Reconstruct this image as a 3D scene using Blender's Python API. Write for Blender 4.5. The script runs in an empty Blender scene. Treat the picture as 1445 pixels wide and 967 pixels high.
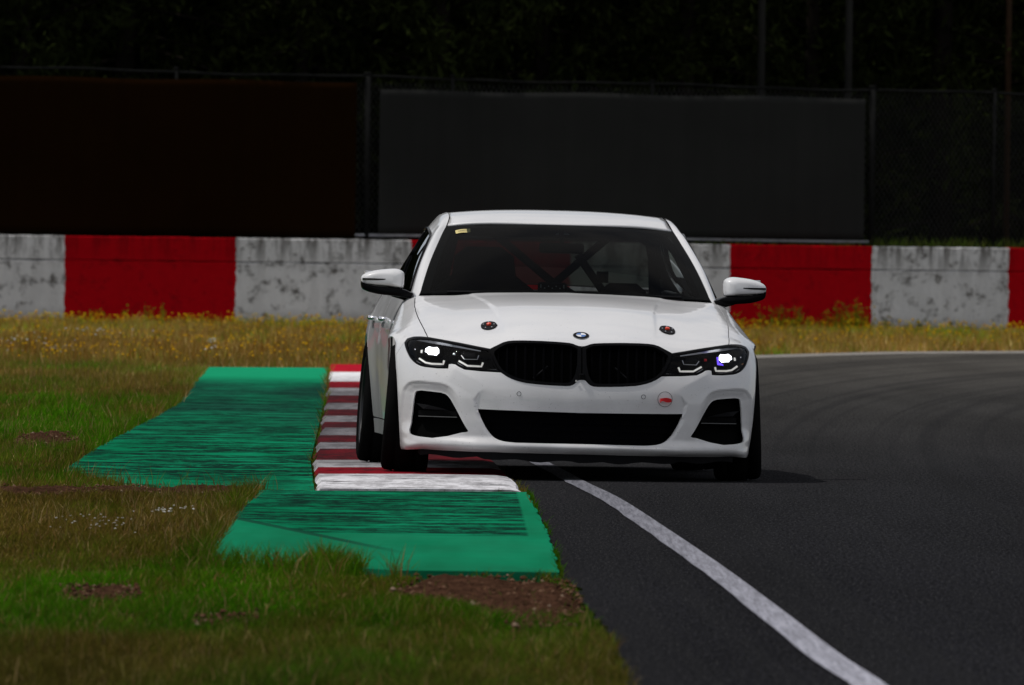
import bpy, math, random
import numpy as np
from mathutils import Matrix, Vector
from mathutils.geometry import delaunay_2d_cdt
R = math.radians
rng = np.random.default_rng(11)
random.seed(5)
SC = bpy.context.scene
COL = SC.collection

# ------------------------------------------------------------------ camera
cam_data = bpy.data.cameras.new("camera")
cam = bpy.data.objects.new("camera", cam_data); COL.objects.link(cam); SC.camera = cam
cam_data.sensor_width = 36.0; cam_data.lens = 477.7; cam_data.clip_start = 1.0; cam_data.clip_end = 3000.0
_p, _r = -0.007169, R(0.75)
_fw = Vector((0, math.cos(_p), math.sin(_p))); _up = Vector((0, -math.sin(_p), math.cos(_p))); _rt = Vector((1, 0, 0))
_xc = _rt*math.cos(_r) + _up*math.sin(_r); _yc = _up*math.cos(_r) - _rt*math.sin(_r)
cam.matrix_world = Matrix(((_xc.x, _yc.x, -_fw.x, 0), (_xc.y, _yc.y, -_fw.y, 0), (_xc.z, _yc.z, -_fw.z, 1.2), (0, 0, 0, 1)))
cam_data.dof.use_dof = True; cam_data.dof.focus_distance = 69.4; cam_data.dof.aperture_fstop = 17.0

# ------------------------------------------------------------------ sky, sun, exposure
world = bpy.data.worlds.new("World"); SC.world = world; world.use_nodes = True
wn = world.node_tree; wn.nodes.clear()
sky = wn.nodes.new("ShaderNodeTexSky"); sky.sky_type = 'NISHITA'; sky.sun_disc = False
SUN_EL, SUN_AZ = 61.0, 262.0     # azimuth clockwise from +Y: high, straight from the left
sky.sun_elevation = R(SUN_EL); sky.sun_rotation = R(SUN_AZ)
bg = wn.nodes.new("ShaderNodeBackground"); bg.inputs[1].default_value = 0.072
wo = wn.nodes.new("ShaderNodeOutputWorld")
# broken cloud over the sky
wt_ = wn.nodes.new("ShaderNodeTexCoord"); wm_ = wn.nodes.new("ShaderNodeMapping"); wm_.inputs['Scale'].default_value = (1, 1, 2.6); wm_.inputs['Location'].default_value = (.3, .1, 0)
cn = wn.nodes.new("ShaderNodeTexNoise"); cn.inputs['Scale'].default_value = 2.3; cn.inputs['Detail'].default_value = 7; cn.inputs['Roughness'].default_value = .58
cr_ = wn.nodes.new("ShaderNodeValToRGB"); cr_.color_ramp.elements[0].position = .40; cr_.color_ramp.elements[1].position = .58; cr_.color_ramp.elements[0].color = (.25, .25, .25, 1); cr_.color_ramp.elements[1].color = (.92, .92, .92, 1)
cm = wn.nodes.new("ShaderNodeMix"); cm.data_type = 'RGBA'; cm.inputs[7].default_value = (8.5, 8.35, 8.35, 1)
wn.links.new(wt_.outputs['Generated'], wm_.inputs[0]); wn.links.new(wm_.outputs[0], cn.inputs['Vector']); wn.links.new(cn.outputs['Fac'], cr_.inputs[0])
wn.links.new(cr_.outputs[0], cm.inputs[0]); wn.links.new(sky.outputs[0], cm.inputs[6]); wn.links.new(cm.outputs[2], bg.inputs[0]); wn.links.new(bg.outputs[0], wo.inputs[0])
sl = bpy.data.lights.new("sun", 'SUN'); sl.energy = 2.15; sl.angle = R(0.53); sl.color = (1.0, 0.965, 0.92)
sun = bpy.data.objects.new("sun", sl); COL.objects.link(sun)
_sd = Vector((math.sin(R(SUN_AZ))*math.cos(R(SUN_EL)), math.cos(R(SUN_AZ))*math.cos(R(SUN_EL)), math.sin(R(SUN_EL))))
sun.rotation_euler = _sd.to_track_quat('Z', 'Y').to_euler()
SC.view_settings.view_transform = 'Standard'; SC.view_settings.look = 'None'
SC.view_settings.exposure = 0.0; SC.view_settings.gamma = 1.0; SC.view_settings.use_curve_mapping = False
SC.cycles.use_denoising = True; SC.cycles.max_bounces = 8; SC.cycles.transparent_max_bounces = 24
SC.cycles.caustics_reflective = False; SC.cycles.caustics_refractive = False

# ------------------------------------------------------------------ materials
def nodes_of(name):
    m = bpy.data.materials.new(name); m.use_nodes = True
    nt = m.node_tree; b = nt.nodes["Principled BSDF"]
    return m, nt, b
def nd(nt, typ, **kw):
    n = nt.nodes.new(typ)
    for k, v in kw.items():
        if k.startswith('i_'):
            n.inputs[k[2:].replace('_', ' ')].default_value = v
        else: setattr(n, k, v)
    return n
def ramp(nt, fac, stops, interp='LINEAR'):
    r = nt.nodes.new("ShaderNodeValToRGB"); e = r.color_ramp.elements
    r.color_ramp.interpolation = interp
    rgba = lambda c: (c[0], c[1], c[2], 1) if hasattr(c, '__len__') else (c, c, c, 1)
    e[0].position = stops[0][0]; e[0].color = rgba(stops[0][1]); e[1].position = stops[-1][0]; e[1].color = rgba(stops[-1][1])
    for p, c in stops[1:-1]: el = e.new(p); el.color = rgba(c)
    nt.links.new(fac, r.inputs[0]); return r.outputs[0]
def mixc(nt, fac, a, b, mode='MIX'):
    m = nt.nodes.new("ShaderNodeMix"); m.data_type = 'RGBA'; m.blend_type = mode
    for i, v in ((0, fac), (6, a), (7, b)):
        sock = m.inputs[i]
        if hasattr(v, 'links'): nt.links.new(v, sock)
        elif i == 0: sock.default_value = v
        elif hasattr(v, '__len__'): sock.default_value = (v[0], v[1], v[2], 1)
        else: sock.default_value = (v, v, v, 1)
    return m.outputs[2]
def mth(nt, op, a, b=None, c=None, clamp=False):
    m = nt.nodes.new("ShaderNodeMath"); m.operation = op; m.use_clamp = clamp
    for s, v in zip(m.inputs, (a, b, c)):
        if v is None: continue
        if hasattr(v, 'links'): nt.links.new(v, s)
        else: s.default_value = v
    return m.outputs[0]
def coords(nt, scale=(1, 1, 1), rot=(0, 0, 0), loc=(0, 0, 0), kind='Object'):
    t = nt.nodes.new("ShaderNodeTexCoord"); mp = nt.nodes.new("ShaderNodeMapping")
    mp.inputs['Scale'].default_value = scale; mp.inputs['Rotation'].default_value = rot; mp.inputs['Location'].default_value = loc
    nt.links.new(t.outputs[kind], mp.inputs[0]); return mp.outputs[0]
def noise(nt, vec, scale, detail=4, rough=0.6, dist=0.0):
    n = nd(nt, "ShaderNodeTexNoise"); n.inputs['Scale'].default_value = scale; n.inputs['Detail'].default_value = detail
    n.inputs['Roughness'].default_value = rough; n.inputs['Distortion'].default_value = dist
    nt.links.new(vec, n.inputs['Vector']); return n.outputs['Fac']
def mat(name, c, rough=0.5, metal=0.0, spec=0.5, var=0.15, scale=8.0, bump=0.0, coat=0.0, emit=None, es=0.0):
    """plain procedural material: base colour broken up by a fine noise"""
    m, nt, b = nodes_of(name)
    if spec < .1: b.inputs['IOR'].default_value = 1.02
    v = coords(nt); f = noise(nt, v, scale)
    lo = [x*(1-var) for x in c]; hi = [min(1, x*(1+var)) for x in c]
    nt.links.new(ramp(nt, f, [(0.3, lo), (0.7, hi)]), b.inputs['Base Color'])
    nt.links.new(ramp(nt, f, [(0.3, max(0, rough-0.05)), (0.7, min(1, rough+0.05))]), b.inputs['Roughness'])
    b.inputs['Metallic'].default_value = metal; b.inputs['Specular IOR Level'].default_value = spec
    b.inputs['Coat Weight'].default_value = coat; b.inputs['Coat Roughness'].default_value = 0.04
    if emit: b.inputs['Emission Color'].default_value = (*emit, 1); b.inputs['Emission Strength'].default_value = es
    if bump:
        bp = nd(nt, "ShaderNodeBump"); bp.inputs['Strength'].default_value = bump; bp.inputs['Distance'].default_value = 0.01
        nt.links.new(noise(nt, v, scale*6), bp.inputs['Height']); nt.links.new(bp.outputs[0], b.inputs['Normal'])
    return m
def glass(name, tint, rough=0.01, ior=1.5, dirt=0.0):
    m = bpy.data.materials.new(name); m.use_nodes = True; nt = m.node_tree; nt.nodes.clear()
    o = nt.nodes.new("ShaderNodeOutputMaterial"); mx = nt.nodes.new("ShaderNodeMixShader")
    tr = nt.nodes.new("ShaderNodeBsdfTransparent"); gl = nt.nodes.new("ShaderNodeBsdfGlossy"); fr = nt.nodes.new("ShaderNodeFresnel")
    v = coords(nt); n = noise(nt, v, 30)
    tr.inputs[0].default_value = (*tint, 1); fr.inputs[0].default_value = ior
    nt.links.new(ramp(nt, n, [(0.3, rough*0.6), (0.7, rough*1.4)]), gl.inputs['Roughness'])
    nt.links.new(fr.outputs[0], mx.inputs[0]); nt.links.new(tr.outputs[0], mx.inputs[1]); nt.links.new(gl.outputs[0], mx.inputs[2])
    nt.links.new(mx.outputs[0], o.inputs[0]); return m

def paint_mat():
    m, nt, b = nodes_of("white_car_paint")
    v = coords(nt)
    big = noise(nt, v, 3.0, 3); fine = noise(nt, v, 70.0, 2, 0.5); spk = noise(nt, v, 120.0, 1, 0.4)
    col = ramp(nt, big, [(0.3, (0.69, 0.69, 0.70)), (0.7, (0.73, 0.725, 0.725))])
    # road film and stone chips, mostly low on the nose
    sx = nd(nt, "ShaderNodeSeparateXYZ"); nt.links.new(v, sx.inputs[0])
    low = ramp(nt, sx.outputs[2], [(0.12, 1.0), (0.75, 0.0)])
    film = mth(nt, 'MULTIPLY', low, ramp(nt, noise(nt, v, 9.0, 4), [(0.35, 0.04), (0.75, 0.32)]))
    col = mixc(nt, film, col, (0.36, 0.33, 0.31))
    chip = mth(nt, 'MULTIPLY', ramp(nt, spk, [(0.70, 0.0), (0.73, 1.0)]), ramp(nt, fine, [(0.45, 0.0), (0.6, 0.7)]))
    col = mixc(nt, mth(nt, 'MULTIPLY', chip, 0.6), col, (0.12, 0.11, 0.11))
    nt.links.new(col, b.inputs['Base Color'])
    b.inputs['Roughness'].default_value = 0.38; b.inputs['Specular IOR Level'].default_value = 0.4
    b.inputs['Coat Weight'].default_value = 0.9; b.inputs['Coat Roughness'].default_value = 0.05; b.inputs['Coat IOR'].default_value = 1.5
    return m
M_paint = paint_mat()
M_black = mat("gloss_black_trim", (0.0045, 0.0045, 0.005), 0.22, spec=0.14, coat=0.05)
M_black.node_tree.nodes["Principled BSDF"].inputs["IOR"].default_value = 1.16
M_slat = mat("black_slat", (0.0025, 0.0025, 0.003), 0.6, spec=0.015)
M_plastic = mat("matt_black_plastic", (0.007, 0.007, 0.008), 0.75, spec=0.12, bump=0.2)
M_dark = mat("dark_interior_cloth", (0.008, 0.008, 0.009), 0.9, spec=0.05)
M_void = mat("shadowed_liner", (0.004, 0.004, 0.004), 0.95, spec=0.01)
M_mesh = mat("black_grille_mesh", (0.004, 0.004, 0.005), 0.8, spec=0.08, scale=60, bump=0.5)
M_rubber = mat("tyre_rubber", (0.007, 0.007, 0.007), 0.9, spec=0.08, scale=20, bump=0.3)
M_rim = mat("black_rim", (0.018, 0.018, 0.019), 0.35, metal=0.6)
M_chrome = mat("bright_chrome", (0.75, 0.75, 0.77), 0.12, metal=1.0, var=0.04)
M_satin = mat("satin_silver", (0.35, 0.35, 0.36), 0.3, metal=1.0)
M_dim = mat("dim_reflector", (0.10, 0.10, 0.10), 0.4)
M_lens = glass("headlight_lens", (0.95, 0.95, 0.97), 0.01, 1.2)
M_screen = glass("windscreen_glass", (0.27, 0.30, 0.30), 0.012, 1.12)
M_rear = glass("rear_window_glass", (0.22, 0.24, 0.21), 0.012, 1.4)
M_tint = glass("tinted_side_glass", (0.16, 0.19, 0.18), 0.015, 1.55)
M_red = mat("red_nylon", (0.58, 0.008, 0.012), 0.75)
M_orange = mat("orange_red_anodised", (0.75, 0.06, 0.02), 0.35)
M_yellow = mat("yellow_paper", (0.62, 0.52, 0.22), 0.8)
M_ink = mat("grey_ink", (0.18, 0.15, 0.08), 0.8)
M_white = mat("white_enamel", (0.8, 0.8, 0.82), 0.25, coat=0.6, var=0.03)
M_blue = mat("blue_enamel", (0.015, 0.13, 0.42), 0.25, coat=0.6)
M_beam = mat("lit_headlamp", (0.9, 0.9, 0.95), 0.3, emit=(0.93, 0.96, 1.0), es=3.2)
M_glow = mat("violet_lamp_edge", (0.05, 0.03, 0.3), 0.3, emit=(0.16, 0.08, 1.0), es=1.2)
M_drl = mat("running_light_tube", (0.75, 0.75, 0.72), 0.25, emit=(1.0, 0.96, 0.86), es=0.30)
M_seat = mat("dark_red_seat_cloth", (0.20, 0.03, 0.025), 0.9)
M_amber = mat("amber_reflector", (0.35, 0.14, 0.03), 0.25)

# ------------------------------------------------------------------ object helpers
def tag(o, label=None, cat=None, group=None, kind=None):
    if label: o["label"] = label
    if cat: o["category"] = cat
    if group: o["group"] = group
    if kind: o["kind"] = kind
    return o
def meshobj(name, verts, faces, mats, parent=None, smooth=True, matidx=None, normals=None):
    me = bpy.data.meshes.new(name)
    verts = np.asarray(verts, dtype=np.float32).reshape(-1, 3)
    if isinstance(faces, np.ndarray) and faces.ndim == 2:
        nf, k = faces.shape
        me.vertices.add(len(verts)); me.vertices.foreach_set("co", verts.ravel())
        me.loops.add(nf*k); me.loops.foreach_set("vertex_index", faces.astype(np.int32).ravel())
        me.polygons.add(nf); me.polygons.foreach_set("loop_start", np.arange(0, nf*k, k, dtype=np.int32))
        me.polygons.foreach_set("loop_total", np.full(nf, k, dtype=np.int32))
        me.update(calc_edges=True)
    else:
        me.from_pydata(verts.tolist(), [], [list(map(int, f)) for f in faces]); me.update()
    for m in (mats if isinstance(mats, (list, tuple)) else [mats]): me.materials.append(m)
    if matidx is not None: me.polygons.foreach_set("material_index", np.asarray(matidx, dtype=np.int32))
    me.polygons.foreach_set("use_smooth", np.full(len(me.polygons), smooth, dtype=bool))
    if normals is not None: me.normals_split_custom_set_from_vertices([tuple(n) for n in normals])
    o = bpy.data.objects.new(name, me); COL.objects.link(o)
    if parent: o.parent = parent
    return o
class MB:
    """collects simple shapes into one mesh"""
    def __init__(s): s.v = []; s.f = []
    def add(s, v, f):
        n = len(s.v); s.v += [tuple(map(float, p)) for p in v]; s.f += [[n+int(i) for i in q] for q in f]; return s
    def box(s, c, d, rot=None, bev=0.0):
        x, y, z = [q/2 for q in d]
        if bev <= 0:
            v = [(sx*x, sy*y, sz*z) for sx in (-1, 1) for sy in (-1, 1) for sz in (-1, 1)]
            f = [(0, 1, 3, 2), (4, 6, 7, 5), (0, 4, 5, 1), (2, 3, 7, 6), (0, 2, 6, 4), (1, 5, 7, 3)]
        else:
            v, f = [], []
            prof = [(x-bev, y), (x, y-bev), (x, -y+bev), (x-bev, -y), (-x+bev, -y), (-x, -y+bev), (-x, y-bev), (-x+bev, y)]
            for zz, k in ((-z, bev), (-z+bev, 0), (z-bev, 0), (z, bev)):
                for a, b in prof: v.append((a*(1-k/x), b*(1-k/y), zz))
            for r in range(3):
                for i in range(8): f.append((r*8+i, r*8+(i+1) % 8, (r+1)*8+(i+1) % 8, (r+1)*8+i))
            f.append(tuple(range(7, -1, -1))); f.append(tuple(range(24, 32)))
        if rot is not None: v = [tuple(rot @ Vector(p)) for p in v]
        return s.add([(p[0]+c[0], p[1]+c[1], p[2]+c[2]) for p in v], f)
    def tube(s, pts, r, n=8, cap=True):
        pts = [Vector(p) for p in pts]; v = []; f = []
        for i, p in enumerate(pts):
            t = (pts[min(i+1, len(pts)-1)] - pts[max(i-1, 0)]).normalized()
            a = t.cross(Vector((0, 0, 1)) if abs(t.z) < 0.9 else Vector((1, 0, 0))).normalized(); b = t.cross(a)
            rr = r[i] if hasattr(r, '__len__') else r
            for k in range(n):
                w = 2*math.pi*k/n; v.append(p + a*math.cos(w)*rr + b*math.sin(w)*rr)
        for i in range(len(pts)-1):
            for k in range(n): f.append((i*n+k, i*n+(k+1) % n, (i+1)*n+(k+1) % n, (i+1)*n+k))
        if cap: f.append(tuple(range(n-1, -1, -1))); f.append(tuple(range((len(pts)-1)*n, len(pts)*n)))
        return s.add(v, f)
    def revolve_x(s, prof, n=64, c=(0, 0, 0), closed=False):
        v = []; f = []; m = len(prof)
        for k in range(n):
            w = 2*math.pi*k/n
            for (x, r) in prof: v.append((c[0]+x, c[1]+r*math.cos(w), c[2]+r*math.sin(w)))
        for k in range(n):
            for i in range(m if closed else m-1):
                j = (i+1) % m; f.append((k*m+i, k*m+j, ((k+1) % n)*m+j, ((k+1) % n)*m+i))
        return s.add(v, f)
    def build(s, name, m, parent=None, smooth=False): return meshobj(name, s.v, s.f, m, parent, smooth)
def grid_faces(nr, nc):
    i = np.arange(nr-1)[:, None]*nc + np.arange(nc-1)[None, :]
    return np.stack([i, i+1, i+nc+1, i+nc], -1).reshape(-1, 4)
def catmull(P, n):
    """resample a polyline (k,d) smoothly to n points"""
    P = np.asarray(P, float); k = len(P); t = np.linspace(0, k-1, n); i = np.clip(t.astype(int), 0, k-2); u = (t-i)[:, None]
    Q = np.vstack([2*P[0]-P[1], P, 2*P[-1]-P[-2]]); a, b, c, d = Q[i], Q[i+1], Q[i+2], Q[i+3]
    return 0.5*((2*b) + (-a+c)*u + (2*a-5*b+4*c-d)*u*u + (-a+3*b-3*c+d)*u**3)
def dense(P, step, closed=False):
    P = np.asarray(P, float)
    if closed: P = np.vstack([P, P[:1]])
    L = np.r_[0, np.cumsum(np.linalg.norm(np.diff(P, axis=0), axis=1))]
    out = []
    for i in range(len(P)-1):
        n = max(1, int(math.ceil((L[i+1]-L[i])/step)))
        for k in range(n): out.append(P[i]+(P[i+1]-P[i])*k/n)
    if not closed: out.append(P[-1])
    return np.array(out)
def pip(pts, poly):
    x, y = pts[:, 0], pts[:, 1]; ins = np.zeros(len(pts), bool); j = len(poly)-1
    for i in range(len(poly)):
        xi, yi, xj, yj = poly[i][0], poly[i][1], poly[j][0], poly[j][1]
        if yi != yj:
            c = ((yi > y) != (yj > y)) & (x < (xj-xi)*(y-yi)/(yj-yi)+xi); ins ^= c
        j = i
    return ins
def dist_poly(pts, poly, closed=True):
    pts = np.asarray(pts, float); d = np.full(len(pts), 1e9); n = len(poly)
    for i in range(n if closed else n-1):
        a = np.asarray(poly[i], float); b = np.asarray(poly[(i+1) % n], float); ab = b-a
        t = np.clip(((pts-a)@ab)/max(1e-12, ab@ab), 0, 1)
        d = np.minimum(d, np.linalg.norm(pts-(a+t[:, None]*ab), axis=1))
    return d
def inset(poly, r):
    """offset a closed polyline inwards by r"""
    P = np.asarray(poly, float); n = len(P)
    A = 0.5*np.sum(P[:, 0]*np.roll(P[:, 1], -1)-np.roll(P[:, 0], -1)*P[:, 1])
    e = np.roll(P, -1, 0)-P; e /= np.linalg.norm(e, axis=1)[:, None]+1e-12
    nn = np.stack([-e[:, 1], e[:, 0]], -1)*(1 if A > 0 else -1)
    m = nn+np.roll(nn, 1, 0); m /= np.linalg.norm(m, axis=1)[:, None]+1e-12
    k = np.clip(1/np.maximum(0.3, np.sum(m*nn, 1)), 1, 2)[:, None]
    return P+m*r*k
def sstep(a, b, x):
    t = np.clip((x-a)/(b-a), 0, 1); return t*t*(3-2*t)
def cdt(outer, holes, step):
    outer = np.asarray(outer); lo = outer.min(0); hi = outer.max(0)
    gx = np.arange(lo[0], hi[0], step); gy = np.arange(lo[1], hi[1], step*0.866)
    X, Y = np.meshgrid(gx, gy); X = X+(np.arange(len(gy)) % 2)[:, None]*step*0.5
    g = np.stack([X.ravel(), Y.ravel()], -1); g = g[pip(g, outer)]
    for h in holes: g = g[~pip(g, h)]
    loops = [outer]+list(holes)
    for l in loops: g = g[dist_poly(g, l) > step*0.45]
    pts = np.vstack(loops+[g]); edges = []; n = 0
    for l in loops: edges += [(n+i, n+(i+1) % len(l)) for i in range(len(l))]; n += len(l)
    r = delaunay_2d_cdt([Vector(p) for p in pts], edges, [], 0, 1e-7)
    v = np.array([(p[0], p[1]) for p in r[0]]); t = np.array([list(f) for f in r[2] if len(f) == 3])
    c = v[t].mean(1); k = pip(c, outer)
    for h in holes: k &= ~pip(c, h)
    t = t[k]; used = np.unique(t); mp = -np.ones(len(v), int); mp[used] = np.arange(len(used))
    return v[used], mp[t]
def border_loops(t):
    ed = {}
    for f in t:
        for a, b in ((f[0], f[1]), (f[1], f[2]), (f[2], f[0])):
            ed[(a, b)] = 1
    return [(a, b) for (a, b) in ed if (b, a) not in ed]
def disc(c, nrm, prof, n=32):
    """revolve (radius, height) rows about a normal"""
    nrm = Vector(nrm).normalized(); a = nrm.cross(Vector((0, 0, 1)) if abs(nrm.z) < .95 else Vector((1, 0, 0))).normalized(); b_ = nrm.cross(a); V = []; f = []
    for r, hh in prof:
        for k in range(n): w = 2*math.pi*k/n; V.append(Vector(c)+a*(r*math.cos(w))+b_*(r*math.sin(w))+nrm*hh)
    for i in range(len(prof)-1):
        for k in range(n): f.append((i*n+k, i*n+(k+1) % n, (i+1)*n+(k+1) % n, (i+1)*n+k))
    f.append(tuple(range((len(prof)-1)*n, len(prof)*n))); return V, f

def matte(nt, b, rough=.7):
    """swap the glossy shader for a plain rough one without any sheen"""
    d = nt.nodes.new("ShaderNodeBsdfDiffuse"); d.inputs['Roughness'].default_value = rough
    for src, dst in (('Base Color', 'Color'), ('Normal', 'Normal')):
        if b.inputs[src].links: nt.links.new(b.inputs[src].links[0].from_socket, d.inputs[dst])
    out = [n for n in nt.nodes if n.type == 'OUTPUT_MATERIAL'][0]; nt.links.new(d.outputs[0], out.inputs[0])
# ================================================================== GROUND
def flat(name, poly, z, m, kind='structure', th=0.0):
    P = [tuple(p) for p in poly]; n = len(P); V = [(x, y, z) for x, y in P]; f = [tuple(range(n))]
    A = sum(P[i][0]*P[(i+1) % n][1]-P[(i+1) % n][0]*P[i][1] for i in range(n))
    if A < 0: V = V[::-1]
    if th:
        V = V+[(x, y, z-th) for x, y, _ in V]; f += [(i, n+i, n+(i+1) % n, (i+1) % n) for i in range(n)]
    o = meshobj(name, V, f, m, smooth=False); tag(o, kind=kind); return o
def rough_line(P, step, amp, seed):
    """denser polyline with small random wobble (worn edges)"""
    r = np.random.default_rng(seed); D = dense(np.array(P, float), step); D[1:-1] += r.normal(0, amp, (len(D)-2, 2))*[1, .0]; return D.tolist()

def asphalt_mat():
    m, nt, b = nodes_of("asphalt")
    v = coords(nt); sx = nd(nt, "ShaderNodeSeparateXYZ"); nt.links.new(v, sx.inputs[0])
    far = ramp(nt, mth(nt, 'MULTIPLY', sx.outputs[1], .005), [(.25, (.0145, .0145, .0165)), (.36, (.020, .020, .0215)), (.55, (.040, .039, .037)), (.78, (.085, .079, .070))])  # lightens with distance: dust, plus flat-angle sheen put into the colour
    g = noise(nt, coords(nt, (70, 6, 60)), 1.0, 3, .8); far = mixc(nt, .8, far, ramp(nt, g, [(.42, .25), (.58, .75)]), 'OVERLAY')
    blot = noise(nt, coords(nt, (.9, .06, 1)), 1.0, 4, .6); far = mixc(nt, .5, far, ramp(nt, blot, [(.38, .36), (.62, .64)]), 'OVERLAY')
    # tyre marks sweeping round the bend
    w = nd(nt, "ShaderNodeTexNoise"); w.inputs['Scale'].default_value = 1.0; w.inputs['Detail'].default_value = 3
    c = nd(nt, "ShaderNodeCombineXYZ")
    r_ = mth(nt, 'SQRT', mth(nt, 'ADD', mth(nt, 'POWER', mth(nt, 'ADD', sx.outputs[0], -9.0), 2.0), mth(nt, 'POWER', mth(nt, 'MULTIPLY', mth(nt, 'ADD', sx.outputs[1], -60.0), .09), 2.0)))
    nt.links.new(mth(nt, 'MULTIPLY', r_, 7.0), c.inputs[0]); nt.links.new(mth(nt, 'MULTIPLY', sx.outputs[1], .01), c.inputs[1])
    nt.links.new(c.outputs[0], w.inputs['Vector'])
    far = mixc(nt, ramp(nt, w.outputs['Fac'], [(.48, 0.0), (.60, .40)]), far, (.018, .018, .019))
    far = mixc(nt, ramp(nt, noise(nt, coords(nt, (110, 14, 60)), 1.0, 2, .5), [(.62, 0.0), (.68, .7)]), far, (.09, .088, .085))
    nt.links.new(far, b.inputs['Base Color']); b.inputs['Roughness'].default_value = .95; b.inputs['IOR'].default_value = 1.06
    bp = nd(nt, "ShaderNodeBump"); bp.inputs['Strength'].default_value = .35; bp.inputs['Distance'].default_value = .006
    nt.links.new(noise(nt, coords(nt, (60, 8, 60)), 1.0, 2), bp.inputs['Height']); nt.links.new(bp.outputs[0], b.inputs['Normal']); matte(nt, b); return m
def soil_mat(name, lo, hi, sc=3.0):
    m, nt, b = nodes_of(name); v = coords(nt, (1, .35, 1))
    n1 = noise(nt, v, sc, 6, .7); nt.links.new(ramp(nt, n1, [(.3, lo), (.7, hi)]), b.inputs['Base Color']); b.inputs['Roughness'].default_value = .95; b.inputs['IOR'].default_value = 1.03
    bp = nd(nt, "ShaderNodeBump"); bp.inputs['Strength'].default_value = .8; bp.inputs['Distance'].default_value = .02
    nt.links.new(noise(nt, v, sc*8, 4), bp.inputs['Height']); nt.links.new(bp.outputs[0], b.inputs['Normal']); matte(nt, b); return m
def green_mat(name, rib, near):
    m, nt, b = nodes_of(name); v = coords(nt); sx = nd(nt, "ShaderNodeSeparateXYZ"); nt.links.new(v, sx.inputs[0]); X, Y = sx.outputs[0], sx.outputs[1]
    big = noise(nt, coords(nt, (1.6, .12, 1)), 1.0, 4, .6)
    col = ramp(nt, big, [(.4, (.004, .165, .072)), (.6, (.007, .235, .110))])
    # broom ridges: black worn lines lying across the strip
    st = noise(nt, coords(nt, (1.3, 3.4 if near else 1.6, 1), (0, 0, .012)), 1.0, 5, .70, .2)
    st2 = noise(nt, coords(nt, (9.0, 4.5 if near else 2.2, 1), (0, 0, .01)), 1.0, 3, .7)
    msk = mth(nt, 'MULTIPLY', ramp(nt, st, [(.435, 0.0), (.50, 1.0)]), ramp(nt, st2, [(.38, .30), (.50, 1.0)]))
    if near:
        a = ramp(nt, mth(nt, 'SUBTRACT', mth(nt, 'ADD', X, mth(nt, 'MULTIPLY', Y, .0045)), .318), [(.0, 1.0), (.012, 0.0)])     # right border
        c = ramp(nt, mth(nt, 'SUBTRACT', Y, mth(nt, 'ADD', 54.9, mth(nt, 'MULTIPLY', mth(nt, 'SINE', mth(nt, 'MULTIPLY', X, 9.0)), .05))), [(.0, 0.0), (.35, 1.0)])
        d = ramp(nt, mth(nt, 'SUBTRACT', mth(nt, 'ADD', Y, mth(nt, 'MULTIPLY', X, 8.0)), 48.6), [(.0, 0.0), (.25, 1.0)])            # smooth wedge at the left
        area = mth(nt, 'MULTIPLY', mth(nt, 'MULTIPLY', a, c), d)
        seam = mth(nt, 'MULTIPLY', mth(nt, 'COMPARE', mth(nt, 'ADD', Y, mth(nt, 'MULTIPLY', X, 8.0)), 48.55, .24), ramp(nt, mth(nt, 'ADD', mth(nt, 'MULTIPLY', X, -1.0), -.30), [(.05, 0.0), (.35, .75)]))
        msk = mth(nt, 'MULTIPLY', msk, mth(nt, 'ADD', mth(nt, 'MULTIPLY', area, .93), .07))
        col = mixc(nt, mth(nt, 'MULTIPLY', mth(nt, 'SUBTRACT', 1.0, area), ramp(nt, noise(nt, coords(nt, (2.5, .5, 1)), 1.0, 4), [(.3, .12), (.7, .42)])), col, (.018, .120, .066))
        col = mixc(nt, seam, col, (.010, .045, .030))
    else:
        band = mth(nt, 'MULTIPLY', ramp(nt, mth(nt, 'MULTIPLY', Y, .005), [(.325, .35), (.345, 1.0), (.42, .9), (.50, .8), (.565, .55), (.60, 0.0)]), 1.0)
        msk = mth(nt, 'MULTIPLY', msk, band)
        rub = mth(nt, 'MULTIPLY', ramp(nt, mth(nt, 'MULTIPLY', Y, .005), [(.40, .05), (.48, .75), (.555, .80), (.60, .10)]), ramp(nt, noise(nt, coords(nt, (1.1, .09, 1)), 1.0, 4), [(.32, .25), (.6, 1.0)]))
        col = mixc(nt, rub, col, (.014, .050, .040))
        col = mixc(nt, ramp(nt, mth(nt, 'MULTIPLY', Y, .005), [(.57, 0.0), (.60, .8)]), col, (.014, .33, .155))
    col = mixc(nt, mth(nt, 'MULTIPLY', msk, .93), col, (.007, .018, .016))
    nt.links.new(col, b.inputs['Base Color'])
    b.inputs['Roughness'].default_value = .55 if near else .8; b.inputs['IOR'].default_value = 1.12 if near else 1.04
    bp = nd(nt, "ShaderNodeBump"); bp.inputs['Strength'].default_value = .6; bp.inputs['Distance'].default_value = .01; bp.invert = True
    nt.links.new(msk, bp.inputs['Height']); nt.links.new(bp.outputs[0], b.inputs['Normal']); matte(nt, b); return m
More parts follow.
